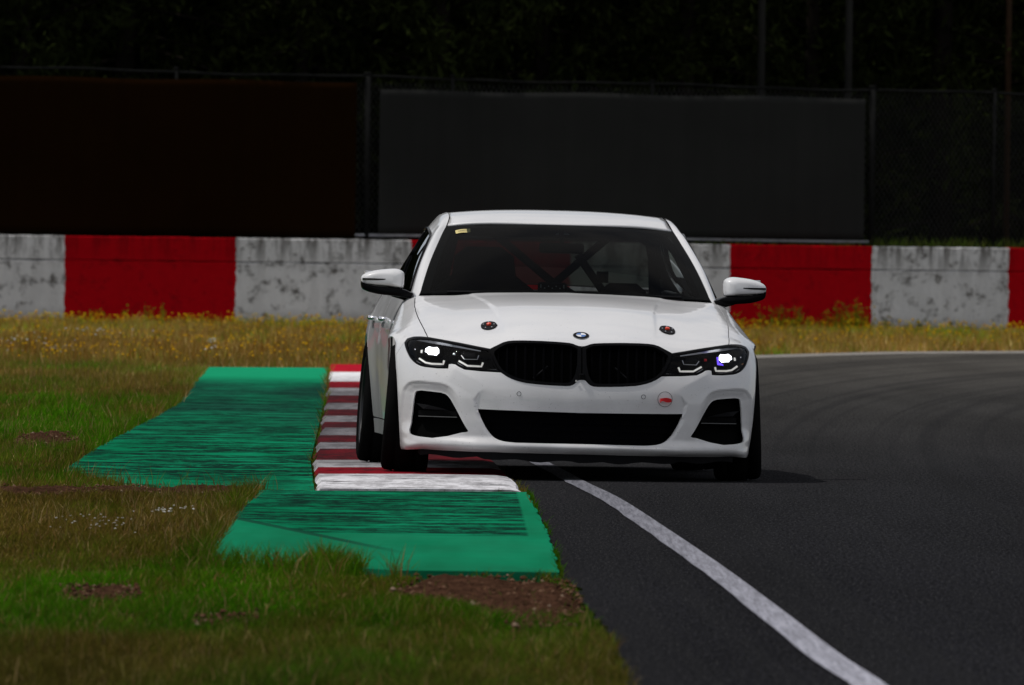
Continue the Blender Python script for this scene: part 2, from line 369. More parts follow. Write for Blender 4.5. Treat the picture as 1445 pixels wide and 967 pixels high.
def kerb_mat(name, c, dirty):
    m, nt, b = nodes_of(name); v = coords(nt); sx = nd(nt, "ShaderNodeSeparateXYZ"); nt.links.new(v, sx.inputs[0])
    n1 = noise(nt, coords(nt, (9, 1.1, 9)), 1.0, 6, .75); n2 = noise(nt, coords(nt, (2.5, 2.6, 1)), 1.0, 4, .7)
    col = mixc(nt, ramp(nt, n1, [(.44, 0.0), (.60, .9)]), c, dirty)
    col = mixc(nt, ramp(nt, n2, [(.55, 0.0), (.64, .85)]), col, (.03, .028, .03))
    rub = mth(nt, 'MULTIPLY', ramp(nt, mth(nt, 'MULTIPLY', sx.outputs[1], .005), [(.335, .02), (.35, .38), (.37, .70), (.41, .84), (.52, .90), (.57, .40), (.61, 0.0)]), ramp(nt, noise(nt, coords(nt, (3, .4, 1)), 1.0, 4), [(.3, .72), (.6, 1.0)]))
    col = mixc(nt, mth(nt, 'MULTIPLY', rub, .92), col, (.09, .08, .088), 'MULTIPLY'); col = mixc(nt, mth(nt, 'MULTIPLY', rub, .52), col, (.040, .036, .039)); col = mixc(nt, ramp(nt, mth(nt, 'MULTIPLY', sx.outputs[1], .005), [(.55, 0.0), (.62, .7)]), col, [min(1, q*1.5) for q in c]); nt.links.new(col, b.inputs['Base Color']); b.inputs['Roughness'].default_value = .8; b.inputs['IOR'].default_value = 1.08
    bp = nd(nt, "ShaderNodeBump"); bp.inputs['Strength'].default_value = .6; bp.inputs['Distance'].default_value = .012
    nt.links.new(n1, bp.inputs['Height']); nt.links.new(bp.outputs[0], b.inputs['Normal']); matte(nt, b); return m

flat("ground", [(-900, -200), (900, -200), (900, 2200), (-900, 2200)], -.02, soil_mat("dry_soil", (.020, .022, .008), (.05, .045, .018), .8))
EDGE_NEAR = [(.55, 12), (.45, 28), (.35, 36), (.32, 40.5), (.285, 43.5), (.25, 45.5), (.235, 47.6), (.19, 49.2)]
GREEN_R = [(.18, 49.32), (.17, 52.76), (.16, 55.33), (.14, 58.16), (.11, 61.63), (.08, 65.35)]
KERB_R = [(.07, 64.9), (-.06, 72.57), (-.27, 84.74), (-.45, 95.41), (-.66, 109.18), (-.85, 124.16), (-.96, 131.36)]
KERB_L = [(-.92, 64.56), (-1.06, 72.93), (-1.15, 80.84), (-1.22, 87.13), (-1.33, 96.53), (-1.47, 108.19), (-1.65, 123.04), (-1.75, 130.8)]
FAR_EDGE = [(-.9, 134.0), (.5, 141.5), (1.6, 146.8), (2.76, 151.97), (3.47, 155.6), (4.39, 159.7), (6.17, 163.8), (9.5, 169), (16, 176), (40, 190)]
left = rough_line(EDGE_NEAR, .25, .012, 3)+GREEN_R[1:]+KERB_R[1:]+FAR_EDGE
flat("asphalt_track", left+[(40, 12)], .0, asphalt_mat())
fe = np.array(FAR_EDGE); pale = [tuple(p+np.array([.01, -.1])) for p in fe]+[tuple(p+np.array([.10, -3.2])) for p in fe[::-1]]
flat("pale_verge_strip", pale, .006, soil_mat("pale_dust", (.20, .185, .165), (.34, .32, .29), 6.0))
LINE = catmull([(.05, 79.5), (.16, 75.0), (.26, 71.6), (.34, 68.7), (.475, 64.4), (.612, 58.06), (.75, 51.1), (.85, 45.2), (.93, 40.14), (.99, 37.45), (1.06, 33.0), (1.10, 28.0)], 60)
lm, nt, b_ = nodes_of("worn_white_line"); sx = nd(nt, "ShaderNodeSeparateXYZ"); nt.links.new(coords(nt), sx.inputs[0])
lc = ramp(nt, mth(nt, 'MULTIPLY', sx.outputs[1], .01), [(.36, (.36, .36, .41)), (.50, (.26, .26, .295)), (.68, (.16, .16, .18))])
lc = mixc(nt, .7, lc, ramp(nt, noise(nt, coords(nt, (45, .8, 1), (0, 0, .02)), 1.0, 5, .75), [(.40, .30), (.60, .66)]), 'OVERLAY')
lc = mixc(nt, ramp(nt, noise(nt, coords(nt, (60, 7, 1)), 1.0, 4, .8), [(.56, 0.0), (.62, .55)]), lc, (.05, .05, .055))
nt.links.new(lc, b_.inputs['Base Color']); b_.inputs['Roughness'].default_value = .85; matte(nt, b_); L_ = [(x-.052, y) for x, y in LINE]; R_ = [(x+.052, y) for x, y in LINE]
rl_ = np.random.default_rng(4); L_ = [(x+rl_.normal(0, .0025), y) for x, y in L_]
flat("track_edge_line", L_+R_[::-1], .005, lm)
G1 = [(-2.86, 128.3), (-1.76, 129.2), (-1.73, 127.73), (-1.50, 109.85), (-1.36, 98.02), (-1.25, 88.47), (-1.18, 82.08), (-1.09, 74.05), (-.935, 65.0), (-1.18, 64.9), (-1.6, 65.5), (-1.9, 66.6), (-2.30, 70.0), (-2.36, 76.85), (-2.38, 81.64), (-2.40, 90.98), (-2.43, 99.05), (-2.62, 111.23), (-2.80, 123.39)]
G2 = [(-.935, 64.55), (.08, 64.88), (.11, 61.63), (.14, 58.16), (.16, 55.33), (.17, 52.76), (.18, 49.0), (-.41, 49.0), (-.73, 49.6), (-1.12, 49.8), (-1.15, 52.62), (-1.18, 57.32), (-1.20, 61.25), (-1.19, 64.6)]
flat("green_runoff_strip", G1, .012, green_mat("green_paint_far", True, False), th=.03)
flat("green_runoff_apron", rough_line(G2[:1]+G2[1:2], .1, .004, 8)[:-1]+rough_line(G2[1:7], .3, .005, 9)+G2[7:], .022, green_mat("green_paint_near", True, True), th=.04)
# kerb: one low ramp in painted blocks
SY = [64.72, 69.05, 70.77, 73.44, 77.36, 79.98, 82.48, 85.89, 88.85, 92.13, 95.67, 99.49, 104.1, 109.97, 114.75, 122.92, 131.2]
KL, KR = np.array(KERB_L), np.array(KERB_R); kv = []; kf = []; kmi = []; rk = np.random.default_rng(2)
rows = []
for a, c in zip(SY[:-1], SY[1:]): rows += list(np.linspace(a, c, 5)[:-1])
rows.append(SY[-1]); PR = [(0, .004), (.02, .028), (.5, .031), (.93, .028), (.985, .020), (1, .0)]
for i, y in enumerate(rows):
    xl = np.interp(y, KL[:, 1], KL[:, 0])+rk.normal(0, .006); xr = np.interp(y, KR[:, 1], KR[:, 0])+rk.normal(0, .005)
    for t_, z in PR: kv.append((xl+(xr-xl)*t_, y+.34*t_, z+.003*math.sin(y*1.7)))
for i in range(len(rows)-1):
    for k in range(5): kf.append((i*6+k, i*6+k+1, i*6+k+7, i*6+k+6)); kmi.append((i//4) % 2)
n0 = len(kv); kv += [(p[0], p[1], -.01) for p in kv[:6]]; kf += [(n0+k, n0+k+1, k+1, k) for k in range(5)]; kmi += [0]*5
tag(meshobj("kerb", kv, kf, [kerb_mat("kerb_white_paint", (.74, .73, .75), (.40, .39, .40)), kerb_mat("kerb_red_paint", (.34, .010, .022), (.14, .007, .012))], smooth=False, matidx=kmi), kind='structure')

# --- value noise for scattering
def vnoise(x, y, seed=0):
    r = np.random.default_rng(seed).random((64, 64)); xi = np.floor(x).astype(int); yi = np.floor(y).astype(int); fx = x-xi; fy = y-yi; fx = fx*fx*(3-2*fx); fy = fy*fy*(3-2*fy)
    g = lambda i, j: r[i % 64, j % 64]
    return (g(xi, yi)*(1-fx)+g(xi+1, yi)*fx)*(1-fy)+(g(xi, yi+1)*(1-fx)+g(xi+1, yi+1)*fx)*fy
def fbm(x, y, seed=0): return .55*vnoise(x, y, seed)+.3*vnoise(2.1*x, 2.1*y, seed+1)+.15*vnoise(4.3*x, 4.3*y, seed+2)
WA = np.array([-7.0, 189.5]); WB = np.array([7.6, 195.5]); WD = (WB-WA)/np.linalg.norm(WB-WA); WN = np.array([-WD[1], WD[0]])
DIRT = [[(-.30, 49.6), (.0, 49.0), (.21, 48.9), (.235, 47), (.26, 44.6), (.20, 42.6), (.02, 42.4), (-.10, 44.5), (-.42, 46.8)], [(-3.0, 83.5), (-2.75, 84.6), (-2.52, 80.2), (-2.66, 78.6), (-2.92, 79.5)],
        [(-2.5, 65.6), (-1.5, 66.6), (-1.16, 66.3), (-1.25, 64.3), (-2.5, 63.0)], [(-1.56, 46.9), (-1.28, 47.4), (-1.22, 45.6), (-1.45, 44.9)], [(-1.0, 43.6), (-.8, 44.0), (-.78, 42.6), (-1.0, 42.4)]]
TRACK = np.array(EDGE_NEAR+GREEN_R[1:]+KERB_R[1:]+FAR_EDGE+[(40, 12)])
def grass_ok(p):
    k = ~pip(p, TRACK) & ~pip(p, np.array(G1)) & ~pip(p, np.array(G2)) & ~pip(p, np.array(KERB_L[::-1]+KERB_R))
    k &= ((p-WA)@WN < -.05); d = np.ones(len(p))
    for q in DIRT:
        q = np.array(q); ins = pip(p, q); dd = dist_poly(p*[1, .08], q*[1, .08]); d = np.where(ins, np.clip(.34-dd*6+(fbm(p[:, 0]*7, p[:, 1]*.9, 77)-.5)*1.5, .03, 1), d)
    d *= np.clip(.35+1.5*fbm(p[:, 0]*2.2, p[:, 1]*.35, 21), .2, 1)
    return k & (rng.random(len(p)) < d)
def scatter(y0, y1, dens, pad=1.6, xr=None):
    w1 = .0377*y1+pad; n = int((y1-y0)*(2*w1)*dens); y = rng.uniform(y0, y1, n); x = rng.uniform(-w1, w1, n); k = np.abs(x) < .0377*y+pad; p = np.stack([x[k], y[k]], -1)
    return p[grass_ok(p)]
def blades(P, h, w, bend, z=0.0, seg=2):
    """curved three-sided blades, seg 1: one triangle, seg 2: quad and tip"""
    n = len(P); a = rng.uniform(0, 2*np.pi, n); dx, dy = np.cos(a), np.sin(a); b = rng.uniform(0, 2*np.pi, n); bx, by = np.cos(b)*bend*h, np.sin(b)*bend*h
    B = np.stack([P[:, 0], P[:, 1], np.broadcast_to(z, (n,))], -1); S = np.stack([dx*w/2, dy*w/2, np.zeros(n)], -1); T = np.stack([bx, by, h], -1); Mid = np.stack([bx*.3, by*.3, h*.55], -1)
    i = np.arange(n)
    if seg == 1:
        V = np.stack([B-S, B+S, B+T], 1).reshape(-1, 3); return V, (i[:, None]*3+np.arange(3))
    V = np.stack([B-S, B+S, B+Mid+S*.7, B+Mid-S*.7, B+T], 1).reshape(-1, 3); f = i[:, None]*5
    return V, np.vstack([f+[0, 1, 2], f+[0, 2, 3], f+[3, 2, 4]])
def leafy_mat(name, trans=.25):
    """foliage whose hue comes from a per-blade colour attribute"""
    m = bpy.data.materials.new(name); m.use_nodes = True; nt = m.node_tree; nt.nodes.clear(); o = nt.nodes.new("ShaderNodeOutputMaterial")
    at = nt.nodes.new("ShaderNodeAttribute"); at.attribute_name = "hue"; d = nt.nodes.new("ShaderNodeBsdfDiffuse"); t = nt.nodes.new("ShaderNodeBsdfTranslucent"); mx = nt.nodes.new("ShaderNodeMixShader"); mx.inputs[0].default_value = trans
    c = mixc(nt, .5, at.outputs[0], ramp(nt, noise(nt, coords(nt), 3.0, 3), [(.3, .42), (.7, .58)]), 'OVERLAY')
    nt.links.new(c, d.inputs[0]); nt.links.new(c, t.inputs[0]); nt.links.new(d.outputs[0], mx.inputs[1]); nt.links.new(t.outputs[0], mx.inputs[2]); nt.links.new(mx.outputs[0], o.inputs[0]); return m
def join(parts):
    V = []; F = []; C = []; n = 0
    for v, f, c in parts:
        k = len(v)//len(c); V.append(v); F.append(f+n); C.append(np.repeat(c, k, axis=0)); n += len(v)
    return np.vstack(V), np.vstack(F), np.vstack(C)
def coloured(name, parts, m, parent=None):
    V, F, C = join(parts); o = meshobj(name, V, F, m, parent, smooth=False)
    a = o.data.color_attributes.new("hue", 'FLOAT_COLOR', 'POINT'); a.data.foreach_set("color", np.hstack([C, np.ones((len(C), 1))]).astype(np.float32).ravel()); return o
M_leaf = leafy_mat("grass_blades"); 
GRN, OLV, BRN, STR, DKG = (np.array(c) for c in ((.040, .118, .003), (.085, .066, .010), (.130, .076, .022), (.24, .17, .07), (.030, .046, .010)))
def hue(P):
    x, y = P.T; n = len(P); f = fbm(x*1.6, y*.16, 33); g = fbm(x*5, y*.7, 40)
    # share of green by distance: lush near 44 and 70-95 m, dry olive elsewhere, rusty far verge
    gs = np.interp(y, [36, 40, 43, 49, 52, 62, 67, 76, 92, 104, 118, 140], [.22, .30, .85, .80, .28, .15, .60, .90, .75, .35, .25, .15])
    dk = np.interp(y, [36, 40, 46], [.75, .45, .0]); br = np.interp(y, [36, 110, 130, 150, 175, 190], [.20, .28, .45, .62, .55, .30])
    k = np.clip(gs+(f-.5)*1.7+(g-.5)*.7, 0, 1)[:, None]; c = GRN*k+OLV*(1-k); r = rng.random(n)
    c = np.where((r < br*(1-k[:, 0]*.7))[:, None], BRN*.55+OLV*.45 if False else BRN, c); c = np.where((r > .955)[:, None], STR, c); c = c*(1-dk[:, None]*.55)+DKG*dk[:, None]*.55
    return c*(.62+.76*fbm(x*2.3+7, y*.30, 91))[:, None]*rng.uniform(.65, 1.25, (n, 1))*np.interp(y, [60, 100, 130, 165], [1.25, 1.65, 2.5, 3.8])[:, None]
parts = []
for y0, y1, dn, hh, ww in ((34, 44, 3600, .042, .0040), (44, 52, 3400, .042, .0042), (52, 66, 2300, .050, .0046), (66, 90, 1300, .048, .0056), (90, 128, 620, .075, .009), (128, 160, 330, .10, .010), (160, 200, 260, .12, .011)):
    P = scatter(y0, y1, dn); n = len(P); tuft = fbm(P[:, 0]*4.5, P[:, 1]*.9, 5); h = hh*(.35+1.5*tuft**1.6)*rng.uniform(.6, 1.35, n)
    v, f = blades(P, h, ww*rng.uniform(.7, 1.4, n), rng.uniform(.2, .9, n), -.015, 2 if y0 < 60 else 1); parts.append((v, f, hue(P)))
# dry seed stalks standing out of the turf
for y0, y1, dn, h0 in ((36, 52, 26, .07), (52, 67, 70, .085), (67, 100, 14, .10), (100, 130, 12, .14)):
    P = scatter(y0, y1, dn); P = P[fbm(P[:, 0]*1.9, P[:, 1]*.25, 63) > .42]; n = len(P); v, f = blades(P, h0*rng.uniform(.6, 1.5, n), rng.uniform(.002, .0045, n), rng.uniform(.05, .5, n), -.015, 2)
    parts.append((v, f, np.array([(.30, .21, .09), (.20, .12, .05), (.14, .13, .03)])[rng.integers(0, 3, n)]*rng.uniform(.7, 1.3, (n, 1))))
# taller fringe along the painted edges
fr_pts = []
for Q, y_ in ((G2[7:10], 0), (G1[9:], 0), (G2[9:], 0)):
    D_ = dense(np.array(Q), .012); D_ = D_[rng.integers(0, len(D_), 3800)]+rng.normal(0, 1, (3800, 2))*[.035, .5]+np.array([-.012, -.25]); fr_pts.append(D_)
P = np.vstack(fr_pts); P = P[~(pip(P, np.array(G1)) & (dist_poly(P*[1, .05], np.array(G1)*[1, .05]) > .02)) & ~(pip(P, np.array(G2)) & (dist_poly(P*[1, .05], np.array(G2)*[1, .05]) > .016))]; P = P[fbm(P[:, 0]*6, P[:, 1]*.8, 9) > .42]; n = len(P)
v, f = blades(P, rng.uniform(.05, .13, n)*(.5+fbm(P[:, 0]*9, P[:, 1]*2, 15)), rng.uniform(.003, .006, n), rng.uniform(.2, .8, n), -.015, 2); parts.append((v, f, hue(P)*.95))
# weeds in the joint along the apron's right edge
D_ = dense(np.array(GREEN_R), .02); P = D_[rng.integers(0, len(D_), 500)]+rng.normal(0, 1, (500, 2))*[.006, .1]+np.array([.006, 0]); P = P[fbm(P[:, 1]*1.1, P[:, 1]*.2, 3) > .5]; n = len(P)
v, f = blades(P, rng.uniform(.015, .05, n), rng.uniform(.004, .008, n), rng.uniform(.3, .9, n), .0, 2); parts.append((v, f, np.tile(GRN*.9, (n, 1))))
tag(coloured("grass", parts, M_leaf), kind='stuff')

# bare soil: rough little mounds of crumbs
M_soil = soil_mat("bare_brown_soil", (.030, .015, .009), (.105, .052, .031), 14.0)
sv = []; sf = []
for q in DIRT:
    q = np.array(q); lo, hi = q.min(0), q.max(0); nx, ny = max(8, int((hi[0]-lo[0])/.012)), max(10, int((hi[1]-lo[1])/.09)); X, Y = np.meshgrid(np.linspace(lo[0], hi[0], nx), np.linspace(lo[1], hi[1], ny), indexing='ij'); p = np.stack([X.ravel(), Y.ravel()], -1)
    e = np.where(pip(p, q), np.clip(dist_poly(p*[1, .1], q*[1, .1])*12, 0, 1), 0); z = -.024+e*(.016+.030*fbm(p[:, 0]*9, p[:, 1]*1.1, 50)+.010*rng.random(len(p))); n0 = len(sv)
    sv += np.c_[p, z].tolist(); sf += (grid_faces(nx, ny)+n0).tolist()
tag(meshobj("bare_soil", sv, sf, M_soil, smooth=False), kind='stuff')
cr = []; V0 = np.array([(1, 0, 0), (-1, 0, 0), (0, 1, 0), (0, -1, 0), (0, 0, 1), (0, 0, -1)]); F0 = np.array([(0, 2, 4), (2, 1, 4), (1, 3, 4), (3, 0, 4), (2, 0, 5), (1, 2, 5), (3, 1, 5), (0, 3, 5)])
def lumps(P, z, r, squash=.7):
    n = len(P); s = r[:, None, None]*rng.uniform(.7, 1.3, (n, 6, 3))*[1, 1, squash]; V = V0[None]*s; a = rng.uniform(0, 6.28, n); c, sn = np.cos(a)[:, None], np.sin(a)[:, None]
    V = np.stack([V[..., 0]*c-V[..., 1]*sn, V[..., 0]*sn+V[..., 1]*c, V[..., 2]], -1)+np.c_[P, np.broadcast_to(z, (n,))][:, None]; return V.reshape(-1, 3), (np.arange(n)[:, None, None]*6+F0[None]).reshape(-1, 3)
cp = []
for q, k in zip(DIRT, (900, 500, 800, 160, 90)):
    q = np.array(q); p = rng.uniform(q.min(0), q.max(0), (k*3, 2)); cp.append(p[pip(p, q)][:k])
P = np.vstack(cp); n = len(P); v, f = lumps(P, rng.uniform(-.004, .012, n), rng.uniform(.003, .013, n)**1.0)
cc = np.array([(.08, .038, .023), (.14, .08, .05), (.04, .021, .013), (.24, .17, .12)])[rng.choice(4, n, p=[.5, .25, .2, .05])]
tag(coloured("soil_crumbs", [(v, f, cc)], leafy_mat("soil_crumbs", 0.0)), kind='stuff')

# wild flowers and weeds of the far verge
wp_, fl_ = [], []
def wall_pt(t, off): return WA+WD*t[:, None]+WN*off[:, None]
t_ = rng.uniform(-5, 20, 6000); o_ = -np.abs(rng.normal(0, 1.0, 6000))**1.3*2.6-.12; P = wall_pt(t_, o_); ok = grass_ok(P); P = P[ok]; t_ = t_[ok]; n = len(P)
h = rng.uniform(.07, .19, n)*(.55+.9*fbm(t_*1.9, t_*0+.5, 60)); v, f = blades(P, h, rng.uniform(.008, .016, n), rng.uniform(.05, .3, n), -.015, 2)
wp_.append((v, f, (np.array([(.24, .31, .014), (.34, .29, .02), (.38, .19, .022)])[rng.integers(0, 3, n)])*rng.uniform(.7, 1.3, (n, 1))))
k = rng.random(n) < .36; Q = P[k]+rng.normal(0, .015, (k.sum(), 2)); v, f = lumps(Q, h[k]*.97, rng.uniform(.010, .024, k.sum()), .7)
fl_.append((v, f, np.array([(.78, .48, .008), (.62, .32, .008), (.70, .55, .02)])[rng.integers(0, 3, k.sum())]))
# tall yellow-green stalks standing against the wall
for c_, m_, hh in [(11.09, 6, 0.26), (11.47, 15, 0.36), (11.77, 18, 0.39), (12.05, 18, 0.33), (12.36, 15, 0.36), (12.63, 20, 0.45), (12.84, 15, 0.40), (13.08, 10, 0.25), (13.72, 8, 0.19), (14.47, 6, 0.18), (1.92, 15, 0.28), (2.66, 6, 0.19), (1.04, 8, 0.19), (4.41, 5, 0.19), (7.42, 5, 0.15), (15.07, 6, 0.19), (3.76, 6, 0.18)]:
    t_ = rng.normal(c_, .14, m_); P = wall_pt(t_, rng.uniform(-.5, -.12, m_)); h = hh*rng.uniform(.3, 1.15, m_); v, f = blades(P, h, rng.uniform(.012, .022, m_), rng.uniform(.02, .14, m_), -.015, 2); wp_.append((v, f, np.tile((.17, .19, .010), (m_, 1))*rng.uniform(.7, 1.3, (m_, 1))))
    for q in range(5):
        Pl = P+rng.normal(0, .018, P.shape); zz = h*rng.uniform(.25, 1.0, m_); v, f = blades(Pl, np.full(m_, .06)*rng.uniform(.5, 1.2, m_), rng.uniform(.014, .03, m_), rng.uniform(.4, 1.6, m_), zz, 1); wp_.append((v, f, np.tile((.19, .22, .012), (m_, 1))*rng.uniform(.7, 1.3, (m_, 1))))
    v, f = lumps(np.repeat(P, 2, 0)+rng.normal(0, .03, (2*m_, 2)), np.repeat(h, 2)*rng.uniform(.75, 1.02, 2*m_), rng.uniform(.008, .02, 2*m_)); k2 = rng.random(2*m_) < .5; fl_.append((v, f, np.where(k2[:, None], (.52, .32, .012), (.14, .17, .03))))
# scattered yellow dots in the left meadow
P = scatter(128, 186, 3.5, .6); n = len(P); v, f = lumps(P, rng.uniform(.06, .18, n), rng.uniform(.007, .016, n)); fl_.append((v, f, np.tile((.80, .48, .012), (n, 1))))
P = scatter(130, 186, 16, .6); n = len(P); h = rng.uniform(.10, .22, n); v, f = blades(P, h, rng.uniform(.010, .018, n), rng.uniform(.1, .4, n), -.015, 1); wp_.append((v, f, np.tile((.27, .125, .018), (n, 1))*rng.uniform(.6, 1.3, (n, 1))))
tag(coloured("weeds", wp_, M_leaf), kind='stuff')
tag(coloured("yellow_wildflowers", fl_, leafy_mat("yellow_petals", .3)), kind='stuff')
wf = []
for (x, y, m_, z, r_, sx_, sy_) in ((-3.25, 147, 10, .13, .018, .03, .5), (-3.1, 141, 9, .10, .018, .035, .5), (-4.67, 153, 14, .17, .018, .25, 2), (-5.2, 142, 34, .15, .015, .35, 2.5), (-4.77, 138, 14, .10, .014, .3, 2), (-1.48, 58.0, 16, .05, .008, .022, .12), (-1.74, 56.6, 24, .04, .006, .06, .8), (-1.65, 56.0, 20, .035, .006, .05, .8), (-1.40, 58.6, 10, .05, .007, .02, .1)):
    P = np.array([x, y])+rng.normal(0, 1, (m_, 2))*[sx_, sy_]; v, f = lumps(P, z*rng.uniform(.8, 1.15, m_), r_*rng.uniform(.6, 1.2, m_), .45); wf.append((v, f, np.tile((.55, .54, .48), (m_, 1))*rng.uniform(.7, 1.1, (m_, 1))))
tag(coloured("white_wildflowers", wf, leafy_mat("white_petals", .2)), kind='stuff')

# ================================================================== WALL, FENCE, SCREENS, WOOD
def wxyz(t, z, off=0.0): p = WA+WD*t+WN*off; return (p[0], p[1], z)
ang = math.atan2(WD[1], WD[0])
def wall_frame(name, *a, **k):
    e = bpy.data.objects.new(name, None); COL.objects.link(e); e.location = (WA[0], WA[1], 0); e.rotation_euler = (0, 0, ang); return e
def wall_mat(name, lo=.25):
    """white and red bays with weathering, in the wall's own coordinates (x along, z up)"""
    m, nt, b = nodes_of(name); v = coords(nt); sx = nd(nt, "ShaderNodeSeparateXYZ"); nt.links.new(v, sx.inputs[0])
    wob = noise(nt, coords(nt, (1, 1, 7)), 1.0, 3); x = mth(nt, 'ADD', sx.outputs[0], mth(nt, 'MULTIPLY', mth(nt, 'SUBTRACT', wob, .5), .10))
    red = None
    for i, e in enumerate([-7.2, -4.5, -1.85, 0.80, 3.36, 6.02, 8.45, 10.91, 13.12, 15.27, 17.5, 19.7, 22, 24.2, 26.5, 28.8]):
        g_ = mth(nt, 'GREATER_THAN', x, e); red = g_ if red is None else mth(nt, 'ADD' if i % 2 == 0 else 'SUBTRACT', red, g_)
    red = mth(nt, 'SUBTRACT', 1.0, red)
    n1 = noise(nt, coords(nt, (3.4, 3, 4.2)), 1.0, 7, .72); n2 = noise(nt, coords(nt, (5, 5, .9)), 1.0, 5, .7); fine = noise(nt, coords(nt, (9, 9, 9)), 1.0, 4, .65)
    wht = ramp(nt, noise(nt, coords(nt, (.35, 1, .6)), 1.0, 4), [(.3, (.70, .69, .68)), (.7, (.82, .80, .79))])
    wht = mixc(nt, .5, wht, ramp(nt, fine, [(.3, .40), (.7, .58)]), 'OVERLAY')
    spots = mth(nt, 'MULTIPLY', ramp(nt, n1, [(.50, 0.0), (.60, .9)]), ramp(nt, fine, [(.40, .15), (.56, 1.0)]))
    drip = mth(nt, 'MULTIPLY', ramp(nt, n2, [(.46, 0.0), (.58, .9)]), ramp(nt, sx.outputs[2], [(.80, .0), (1.0, 1.0)]) if False else ramp(nt, mth(nt, 'MULTIPLY', sx.outputs[2], .78), [(.62, .12), (.97, 1.0)]))
    foot = ramp(nt, mth(nt, 'ADD', sx.outputs[2], mth(nt, 'MULTIPLY', n1, .3)), [(.18, .55), (.42, 0.0)])
    wht = mixc(nt, mth(nt, 'MAXIMUM', mth(nt, 'MAXIMUM', spots, drip), foot), wht, (.10, .088, .075))
    rd = ramp(nt, n1, [(.35, (.46, .003, .009)), (.7, (.58, .004, .012))]); rd = mixc(nt, mth(nt, 'MULTIPLY', mth(nt, 'MAXIMUM', spots, drip), .45), rd, (.05, .004, .006))
    nt.links.new(mixc(nt, red, wht, rd), b.inputs['Base Color']); b.inputs['Roughness'].default_value = .9; b.inputs['IOR'].default_value = 1.1
    bp = nd(nt, "ShaderNodeBump"); bp.inputs['Strength'].default_value = .5; bp.inputs['Distance'].default_value = .02; nt.links.new(fine, bp.inputs['Height']); nt.links.new(bp.outputs[0], b.inputs['Normal']); matte(nt, b); return m
wall = wall_frame("barrier_wall"); tag(wall, "long concrete barrier wall painted in weathered red and white bays", "wall")
M_wall = wall_mat("painted_concrete")
def course(name, x0, x1, z0, z1, y0, y1, seed):
    r = np.random.default_rng(seed); xs = np.arange(x0, x1+.01, .2); V = []
    for x in xs:
        j = r.normal(0, .004, 4); V += [(x, y0+j[0]*.5, z0), (x, y0+j[1]*.5, z1-.012+j[1]), (x, y0+.012, z1+j[1]), (x, y1, z1+j[2]), (x, y1, z0)]
    n = len(xs); f = [(i*5+k, (i+1)*5+k, (i+1)*5+k+1, i*5+k+1) for i in range(n-1) for k in range(4)]+[(0, 1, 2, 3, 4), tuple((n-1)*5+k for k in (4, 3, 2, 1, 0))]
    return meshobj(name, V, f, M_wall, wall, smooth=False)
course("lower_course", -26, 42, -.05, .908, 0, .30, 1); course("upper_course", -26, 42, .922, 1.25, .0, .30, 2)
MB().box((8, .16, .915), (67, .26, .03)).build("joint", M_void, wall)
MB().add([(x, y, z) for x in (-40, 60) for y, z in ((.302, -.1), (.302, 1.08), (.9, 1.16), (60, 1.5))], [(0, 1, 5, 4), (1, 2, 6, 5), (2, 3, 7, 6)]).build("earth_bank", soil_mat("bank_soil", (.015, .014, .007), (.035, .03, .015)))
eb = bpy.data.objects["earth_bank"]; eb.location = (WA[0], WA[1], 0); eb.rotation_euler = (0, 0, ang); tag(eb, kind='structure')

fence = wall_frame("mesh_fence"); tag(fence, "tall dark chain-link fence with round posts standing behind the barrier wall", "fence")
M_post = mat("dull_galvanised_steel", (.0125, .0127, .0123), .8, metal=.0, spec=.08); M_rail = mat("pale_galvanised_rail", (.34, .34, .36), .5, spec=.4); M_wire = mat("weathered_wire", (.045, .045, .043), .8, spec=.05)
FO = .45
for x in (-25.0, -21.9, -18.8, -15.7, -12.6, -9.5, -6.4, -3.3, -.3, 2.6, 5.5, 6.79, 9.86, 13.30, 15.22, 16.95, 19.6, 22.4, 25.4, 28.4, 31.4, 34.4, 37.4, 40.4):
    zt = 3.59-.0077*x; big = x in (5.5, 13.30)
    MB().tube([(x, FO, 1.0), (x, FO, zt+.03)], .046 if big else .030, 10).tube([(x, FO, zt+.03), (x, FO, zt+.07)], .054 if big else .036, 10).build("fence_post", M_post, fence, True)
sag = [(x, FO, 3.59-.0077*x+.012*math.sin(x*1.4)-.006*math.sin(x*4.1)) for x in np.linspace(-26, 42, 230)]
MB().tube(sag, .022, 6).build("top_rail", M_post, fence, True)
MB().tube([(x, FO-.015, 1.318+.006*math.sin(x*.9)) for x in np.linspace(-26, 13.25, 150)], .020, 6).build("bottom_rail", M_rail, fence, True)
wm = MB(); st_ = .075; H0, H1 = 1.20, 3.47
for d_ in (1, -1):
    for x in np.arange(-26-2.3, 42+2.3, st_):
        a, c = (x, H0), (x+d_*(H1-H0)*.62, H1)
        if min(a[0], c[0]) < -26 or max(a[0], c[0]) > 42: continue
        y = FO+.024*d_*.2+.03; w = .0035
        wm.add([(a[0]-w, y, a[1]), (a[0]+w, y, a[1]), (c[0]+w, y, c[1]), (c[0]-w, y, c[1]), (a[0], y+.005, a[1]), (c[0], y+.005, c[1])], [(0, 1, 2, 3), (1, 4, 5, 2), (4, 0, 3, 5)])
wm.build("wire_mesh", M_wire, fence)
